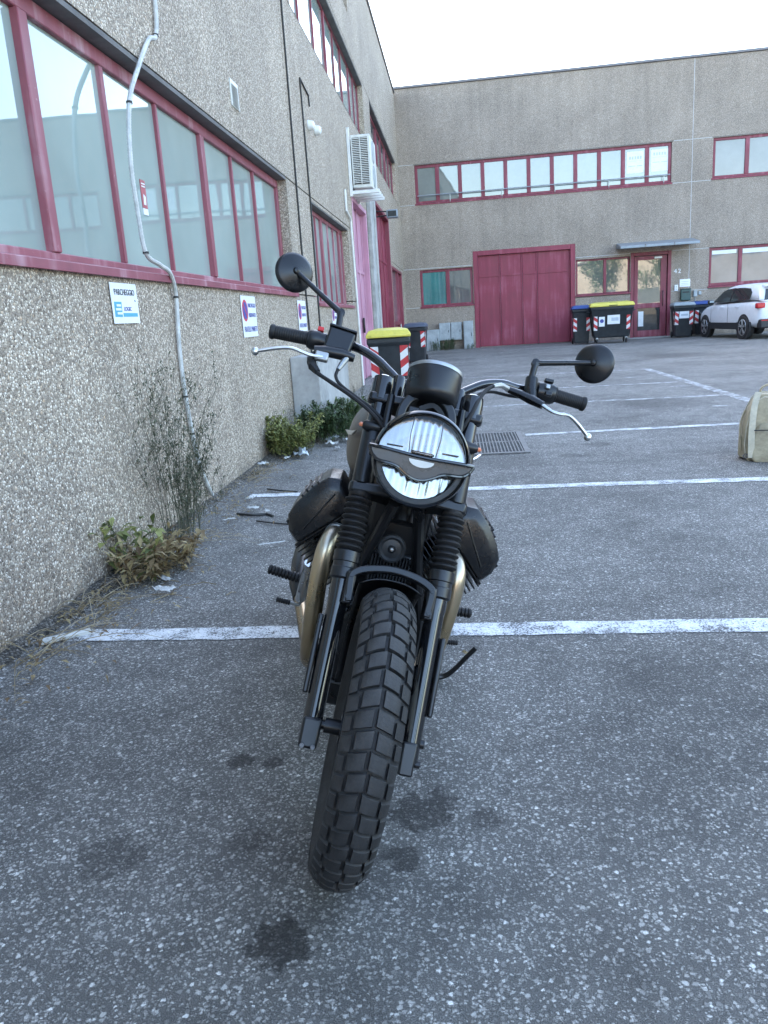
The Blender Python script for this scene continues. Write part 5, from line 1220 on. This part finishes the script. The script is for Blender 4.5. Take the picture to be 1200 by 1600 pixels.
def weed(name, base, stems, h, spread, lm, leaf_ln, leaf_wd, per, label, lean=(0, 0, 0), stemr=.0022, leafstart=.15, thin=False, twigs=0, cat='weed', group='weeds along the wall'):
    o = empty(name, base); ms = MB(); ml = MB(); lean = Vector(lean)
    for i in range(stems):
        a = rnd.uniform(0, 6.283); r = spread * math.sqrt(rnd.random()); p = Vector((max(-spread, math.cos(a) * r * .7), math.sin(a) * r, 0))
        if base[0] + p.x < LX + .02: p.x = LX + .02 - base[0]
        hh = h * rnd.uniform(.5, 1.0); ln = lean + Vector((math.cos(a) * .22 + .05, math.sin(a) * (.34 if thin else .3), 0))
        pts = stem_pts(p, hh, ln, .03 if not thin else .05)
        for q in pts: q.x = max(q.x, LX + .012 - base[0])
        ms.tube(pts, [stemr * (1 - .7 * k / (len(pts) - 1)) for k in range(len(pts))], 4, cap=False)
        br = [pts]
        for _ in range(twigs):
            k = rnd.randint(2, len(pts) - 2); q = pts[k]; dd = Vector((rnd.uniform(-.1, .9), rnd.uniform(-1, 1), rnd.uniform(.5, 1.4))).normalized() * hh * rnd.uniform(.12, .3)
            e = q + dd; e.x = max(e.x, LX + .012 - base[0]); b = [q, q.lerp(e, .5) + Vector((0, 0, .01)), e]; ms.tube(b, [stemr * .5, stemr * .4, stemr * .2], 3, cap=False); br.append(b)
        for _ in range(per):
            bb = rnd.choice(br); f = rnd.uniform(leafstart, 1) * (len(bb) - 1); k = min(int(f), len(bb) - 2); q = bb[k].lerp(bb[k + 1], f - k)
            d = Vector((rnd.uniform(-.6, 1), rnd.uniform(-1, 1), rnd.uniform(-.2, .9)))
            leaf(ml, q, d, Vector((0, 0, 1)), leaf_ln * rnd.uniform(.6, 1.3), leaf_wd * rnd.uniform(.6, 1.3))
    tag(ms.build('stems', STEM, o, fix=False), kind='stuff')
    if ml.f: tag(ml.build('leaves', lm, o, fix=False), kind='stuff')
    return tag(o, label, cat, group)
weed('tall_weed', (-1.68, 4.42, 0), 38, 1.1, .14, LEAF_OL, .032, .010, 58, 'tall wiry dark weed growing against the wall below the conduit', stemr=.0019, thin=True, twigs=5, leafstart=.05)
weed('tall_weed', (-1.76, 4.95, 0), 18, .42, .16, LEAF_OL, .026, .008, 50, 'small wiry weed at the foot of the conduit', stemr=.0016, thin=True, twigs=2, leafstart=.05)
weed('leafy_weed', (-1.70, 3.82, 0), 12, .30, .2, LEAF_YG, .09, .042, 7, 'broad-leaved yellowing weed in front of the tall wiry weed', stemr=.003)
weed('dry_weed', (-1.60, 3.78, 0), 30, .2, .28, LEAF_DRY, .075, .026, 16, 'clump of dried brown leaves beside the yellowing weed', stemr=.002)
weed('yellow_green_bush', (-1.64, 7.35, 0), 70, .38, .30, LEAF_YG, .042, .017, 110, 'low yellow-green bush at the wall nearest the second parking line', stemr=.002, twigs=2)
weed('dark_green_bush', (-1.42, 8.15, 0), 70, .40, .32, LEAF_DK, .040, .017, 130, 'dark green bush in front of the concrete block', stemr=.002, twigs=2)
weed('light_green_bush', (-1.26, 8.62, 0), 60, .38, .30, LEAF_YG2, .040, .015, 120, 'lighter green bush beside the dark one in front of the concrete block', stemr=.002, twigs=2)
weed('wall_weed', (-1.6, 12.2, 0), 20, .25, .3, LEAF_OL, .03, .012, 24, 'thin weeds along the wall past the concrete block', stemr=.002)
weed('wall_weed', (-.55, 28.45, 0), 60, .42, .62, LEAF_DK, .06, .016, 40, 'dark grass tuft under the twin meter boxes', stemr=.003)
weed('wall_weed', (.40, 28.35, 0), 14, .2, .3, LEAF_DK, .05, .014, 20, 'sparse weeds at the foot of the tall utility cabinet', stemr=.003)
def straw(name, base, n, h, sp, label, flat=.5):
    o = empty(name, base); ms = MB()
    for i in range(n):
        a = rnd.uniform(-3, 3); p = Vector((rnd.uniform(-.05, .14), rnd.gauss(0, sp * .4), 0)); d = Vector((math.cos(a) * .7 + .35, math.sin(a), 0)); hh = h * rnd.uniform(.3, 1.3)
        pts = []
        for k in range(6):
            f = k / 5; q = p + d * hh * f * flat * 1.6 + Vector((0, 0, max(.004, hh * (f * (1 - f * flat * .95)))))
            q.x = max(q.x, LX + .01 - base[0]); pts.append(q)
        ms.tube(pts, [.0024, .0022, .002, .0017, .0013, .0006], 3, cap=False)
    tag(ms.build('blades', STRAW, o, fix=False), kind='stuff'); return tag(o, label, 'grass', 'dry grass along the wall')
straw('dry_grass', (-1.74, 3.22, 0), 34, .2, .3, 'tuft of dry straw-coloured grass at the end of the nearest parking line', .75)
straw('dry_grass', (-1.72, 3.62, 0), 16, .34, .35, 'long dry grass stalks lying below the yellowing weed', .95)
straw('dry_grass', (-1.78, 2.72, 0), 18, .26, .2, 'few dry grass stalks at the left edge of the photo', .9)
straw('dry_grass', (-1.76, 6.3, 0), 36, .16, .5, 'short dry grass between the conduit and the yellow-green bush', .8)
# soil drifted against the wall
m = MB(); k = 200; vs = []; fs = []
for i in range(k + 1):
    y = .5 + 12.5 * i / k; wdt = .025 + .03 * (math.sin(y * 2.1) * .5 + .5) + rnd.uniform(0, .05) + (.28 * math.exp(-((y - 7.9) / 1.1) ** 2)) + .12 * math.exp(-((y - 3.9) / .6) ** 2)
    h0 = .02 + rnd.uniform(0, .015)
    vs += [(LX + .001, y, h0), (LX + wdt * .3, y, h0 * .8 + rnd.uniform(0, .008)), (LX + wdt * .7, y, .012 + rnd.uniform(0, .008)), (LX + wdt, y, .001)]
    if i:
        for q in range(3): fs.append(((i - 1) * 4 + q, (i - 1) * 4 + q + 1, i * 4 + q + 1, i * 4 + q))
m.add(vs, fs); tag(m.build('soil', SOIL, fix=False), 'thin drift of soil along the foot of the left wall', kind='stuff')
# loose stones, twigs and dead leaves too small to pick apart
m = MB(); ml = MB()
def pebble_geo(m, p, r):
    vs = []; 
    for q in ((1, 0, 0), (-1, 0, 0), (0, 1, 0), (0, -1, 0), (0, 0, 1), (0, 0, -.3)):
        vs.append(Vector(p) + Vector((q[0] * r * rnd.uniform(.6, 1.2), q[1] * r * rnd.uniform(.6, 1.2), q[2] * r * rnd.uniform(.5, .9) + r * .2)))
    m.add(vs, [(0, 2, 4), (2, 1, 4), (1, 3, 4), (3, 0, 4), (2, 0, 5), (1, 2, 5), (3, 1, 5), (0, 3, 5)])
for i in range(2600):
    y = rnd.choice([rnd.uniform(1.5, 4.5), rnd.uniform(2, 12), rnd.gauss(7.6, 1.2), rnd.gauss(4.6, 1)]); x = LX + .02 + abs(rnd.gauss(0, .2)); pebble_geo(m, (x, y, .006), rnd.uniform(.002, .009))
for i in range(900):
    y = rnd.choice([rnd.gauss(3.1, .5), rnd.gauss(3.9, .5), rnd.gauss(5, .8), rnd.gauss(7.8, .9)]); x = LX + .03 + abs(rnd.gauss(0, .2)); a = rnd.uniform(0, 6.28)
    leaf(ml, Vector((x, y, .022 + rnd.uniform(0, .015))), Vector((math.cos(a), math.sin(a), rnd.uniform(-.2, .2))), Vector((0, 0, 1)), rnd.uniform(.015, .05), rnd.uniform(.006, .018))
for i in range(60):
    y = rnd.choice([rnd.gauss(3.6, .5), rnd.gauss(5.2, .6), rnd.gauss(7.6, .8)]); x = LX + .1 + abs(rnd.gauss(0, .25)); a = rnd.uniform(0, 6.28); ln = rnd.uniform(.04, .16)
    ml.tube([(x, y, .012), (x + math.cos(a) * ln * .5, y + math.sin(a) * ln * .5, .02), (x + math.cos(a + .2) * ln, y + math.sin(a + .2) * ln, .008)], .002, 3)
GRAVEL = pm('gravel', (.26, .25, .235), .85, var=.45, scale=30)
tag(m.build('gravel', GRAVEL, fix=False), 'loose stone chips scattered at the foot of the wall', kind='stuff')
tag(ml.build('leaf_litter', LEAF_DRY, fix=False), 'dead leaves and twigs scattered at the foot of the wall', kind='stuff')
# loose chips on the asphalt
m = MB()
for i in range(420):
    pebble_geo(m, (rnd.uniform(-1.5, 1.6), rnd.uniform(.75, 3.2), .003), rnd.uniform(.0025, .006))
tag(m.build('stone_chips', GRAVEL, fix=False), 'loose pale stone chips on the asphalt', kind='stuff')
def scrap(loc, sz, mat, label, name='paper_scrap', cat='litter', crum=.16):
    sz = (sz[0] * .8, sz[1] * .8)
    m = MB(); n = 6; vs = []; fs = []; a0 = rnd.uniform(0, 6.28)
    for i in range(n):
        for j in range(n):
            u, v = i / (n - 1) - .5, j / (n - 1) - .5
            x, y = u * sz[0] + rnd.gauss(0, sz[0] * .04), v * sz[1] + rnd.gauss(0, sz[1] * .04)
            vs.append((x * math.cos(a0) - y * math.sin(a0), x * math.sin(a0) + y * math.cos(a0), abs(rnd.gauss(0, min(sz) * crum)) + .012))
    for i in range(n - 1):
        for j in range(n - 1): a = i * n + j; fs.append((a, a + 1, a + n + 1, a + n))
    m.add(vs, fs); o = m.build(name, mat, smooth=crum > .25, fix=False, angle=50); o.location = (*loc, .012)
    so_ = o.modifiers.new('thick', 'SOLIDIFY'); so_.thickness = .001
    return tag(o, label, cat, 'litter along the wall')
scrap((-1.30, 7.72), (.14, .11), LITTER, 'crumpled white paper on the soil between the two bushes')
scrap((-1.17, 7.95), (.11, .09), LITTER, 'smaller crumpled white paper right of the other by the dark bush')
scrap((-1.20, 7.45), (.12, .05), LITTER, 'flat white scrap below the crumpled papers')
scrap((-1.60, 7.0), (.12, .06), LITTER, 'white scrap in front of the yellow-green bush')
scrap((-1.76, 6.72), (.09, .11), LITTER, 'white torn piece standing against the wall before the yellow-green bush')
scrap((-1.50, 7.12), (.22, .16), PLASTIC, 'crumpled clear plastic in the yellow-green bush', 'plastic_bag', crum=.3)
scrap((-1.36, 7.98), (.22, .17), PLASTIC, 'crumpled clear plastic between the bushes', 'plastic_bag', crum=.3)
scrap((-1.43, 3.42), (.12, .07), LITTER, 'grey-white torn scrap on the asphalt right of the dry leaves')
scrap((-1.08, 4.16), (.18, .022), LITTER, 'thin white strip on the asphalt between the weeds and the engine', 'plastic_strip', crum=.1)
scrap((-1.5, 4.75), (.10, .03), LITTER, 'narrow white scrap near the foot of the conduit')
scrap((-1.42, 5.05), (.11, .05), LITTER, 'white scrap on the asphalt right of the conduit foot')
scrap((-1.52, 5.35), (.07, .05), LITTER, 'small white scrap behind the conduit foot')
scrap((-1.30, 4.95), (.06, .035), LITTER, 'tiny white scrap farther right of the conduit foot')
scrap((-1.50, 3.60), (.16, .04), LITTER, 'white strip lying in the dry grass stalks')
scrap((-.02, 2.63), (.03, .02), LEAF_DRY, 'small pinkish leaf on the asphalt right of the side stand', 'fallen_leaf', 'leaf')
def batten(loc, ln, wd, rz, label):
    m = MB(); m.box(-ln / 2, ln / 2, -wd / 2, wd / 2, 0, .018); o = m.build('white_slat', OFFWHITE, bevel=.003); o.location = (*loc, .003); o.rotation_euler = (0, .03, rz); tag(o, label, 'slat')
batten((-1.66, 2.90), .20, .035, R_(38), 'short white slat at the left end of the nearest parking line')
def twig(pts, r, label):
    m = MB(); m.tube(pts, r, 6, smooth=3); tag(m.build('twig', WIRE), label, 'twig', 'twigs by the wall')
twig([(-1.48, 5.72, .01), (-1.36, 5.6, .02), (-1.22, 5.58, .008)], .006, 'dark twig just behind the left end of the second parking line')
twig([(-1.32, 4.75, .008), (-1.2, 4.66, .014), (-1.08, 4.64, .006)], .005, 'thin dark twig on the asphalt right of the tall weed')
twig([(-1.5, 4.95, .01), (-1.38, 4.88, .016), (-1.3, 4.92, .008), (-1.24, 4.86, .008)], .009, 'short thick dark twig by the conduit foot')

# ------------------------------------------------------------------ trees and house behind the viewpoint (seen in the panes)
def tree(loc, h, r, label):
    o = empty('tree', loc); m = MB(); m.tube([(0, 0, 0), (.1, .05, h * .3), (0, .1, h * .55), (.1, 0, h * .8)], [.22, .17, .12, .04], 8)
    for i in range(9):
        a = rnd.uniform(0, 6.28); z = h * rnd.uniform(.35, .6); m.tube([(0, .05, z), (math.cos(a) * r * .5, math.sin(a) * r * .5, z + h * .15), (math.cos(a) * r * .8, math.sin(a) * r * .8, z + h * .2)], [.07, .05, .02], 5)
    m.build('trunk', BARK, o); m = MB(); cl = [(Vector((rnd.gauss(0, r * .42), rnd.gauss(0, r * .42), h * .68 + rnd.gauss(0, h * .13))), r * rnd.uniform(.22, .4)) for _ in range(26)]
    for i in range(4200):
        c, cr = rnd.choice(cl); d = Vector((rnd.gauss(0, 1), rnd.gauss(0, 1), rnd.gauss(0, 1))).normalized() * cr * rnd.random() ** .4
        leaf(m, c + d, Vector((rnd.uniform(-1, 1), rnd.uniform(-1, 1), rnd.uniform(-.6, .4))), Vector((0, 0, 1)), rnd.uniform(.14, .3), rnd.uniform(.07, .14))
    tag(m.build('crown', LEAF_TREE, o, fix=False), kind='stuff'); tag(o, label, 'tree', 'trees behind the viewpoint')
tree((9, -15, 0), 6.5, 2.3, 'leafy tree reflected in the window right of the red gate')
tree((13.5, -13, 0), 6, 2.2, 'leafy tree reflected in the glazed door')
tree((-1.5, -20, 0), 5.5, 2.0, 'leafy tree reflected in the lower left window')

ob = empty('opposite_building', (12, -27, 0)); m = MB(); m.box(-22, 22, -8, 0, 0, 5.6); m.build('wall', pm('opposite_wall', (.30, .26, .21), .85, var=.2), ob, smooth=False)
for i in range(10):
    m = MB(); x = -20 + i * 4.2; m.box(x, x + 2.2, .001, .05, 1.2, 2.6); m.build('window', GLASS_D, ob, smooth=False)
m = MB(); m.box(-22.3, 22.3, -8.3, .3, 5.6, 5.75); m.build('roof_edge', COPING, ob)
tag(ob, 'long low building opposite, seen only mirrored in the ground-floor panes', 'building')
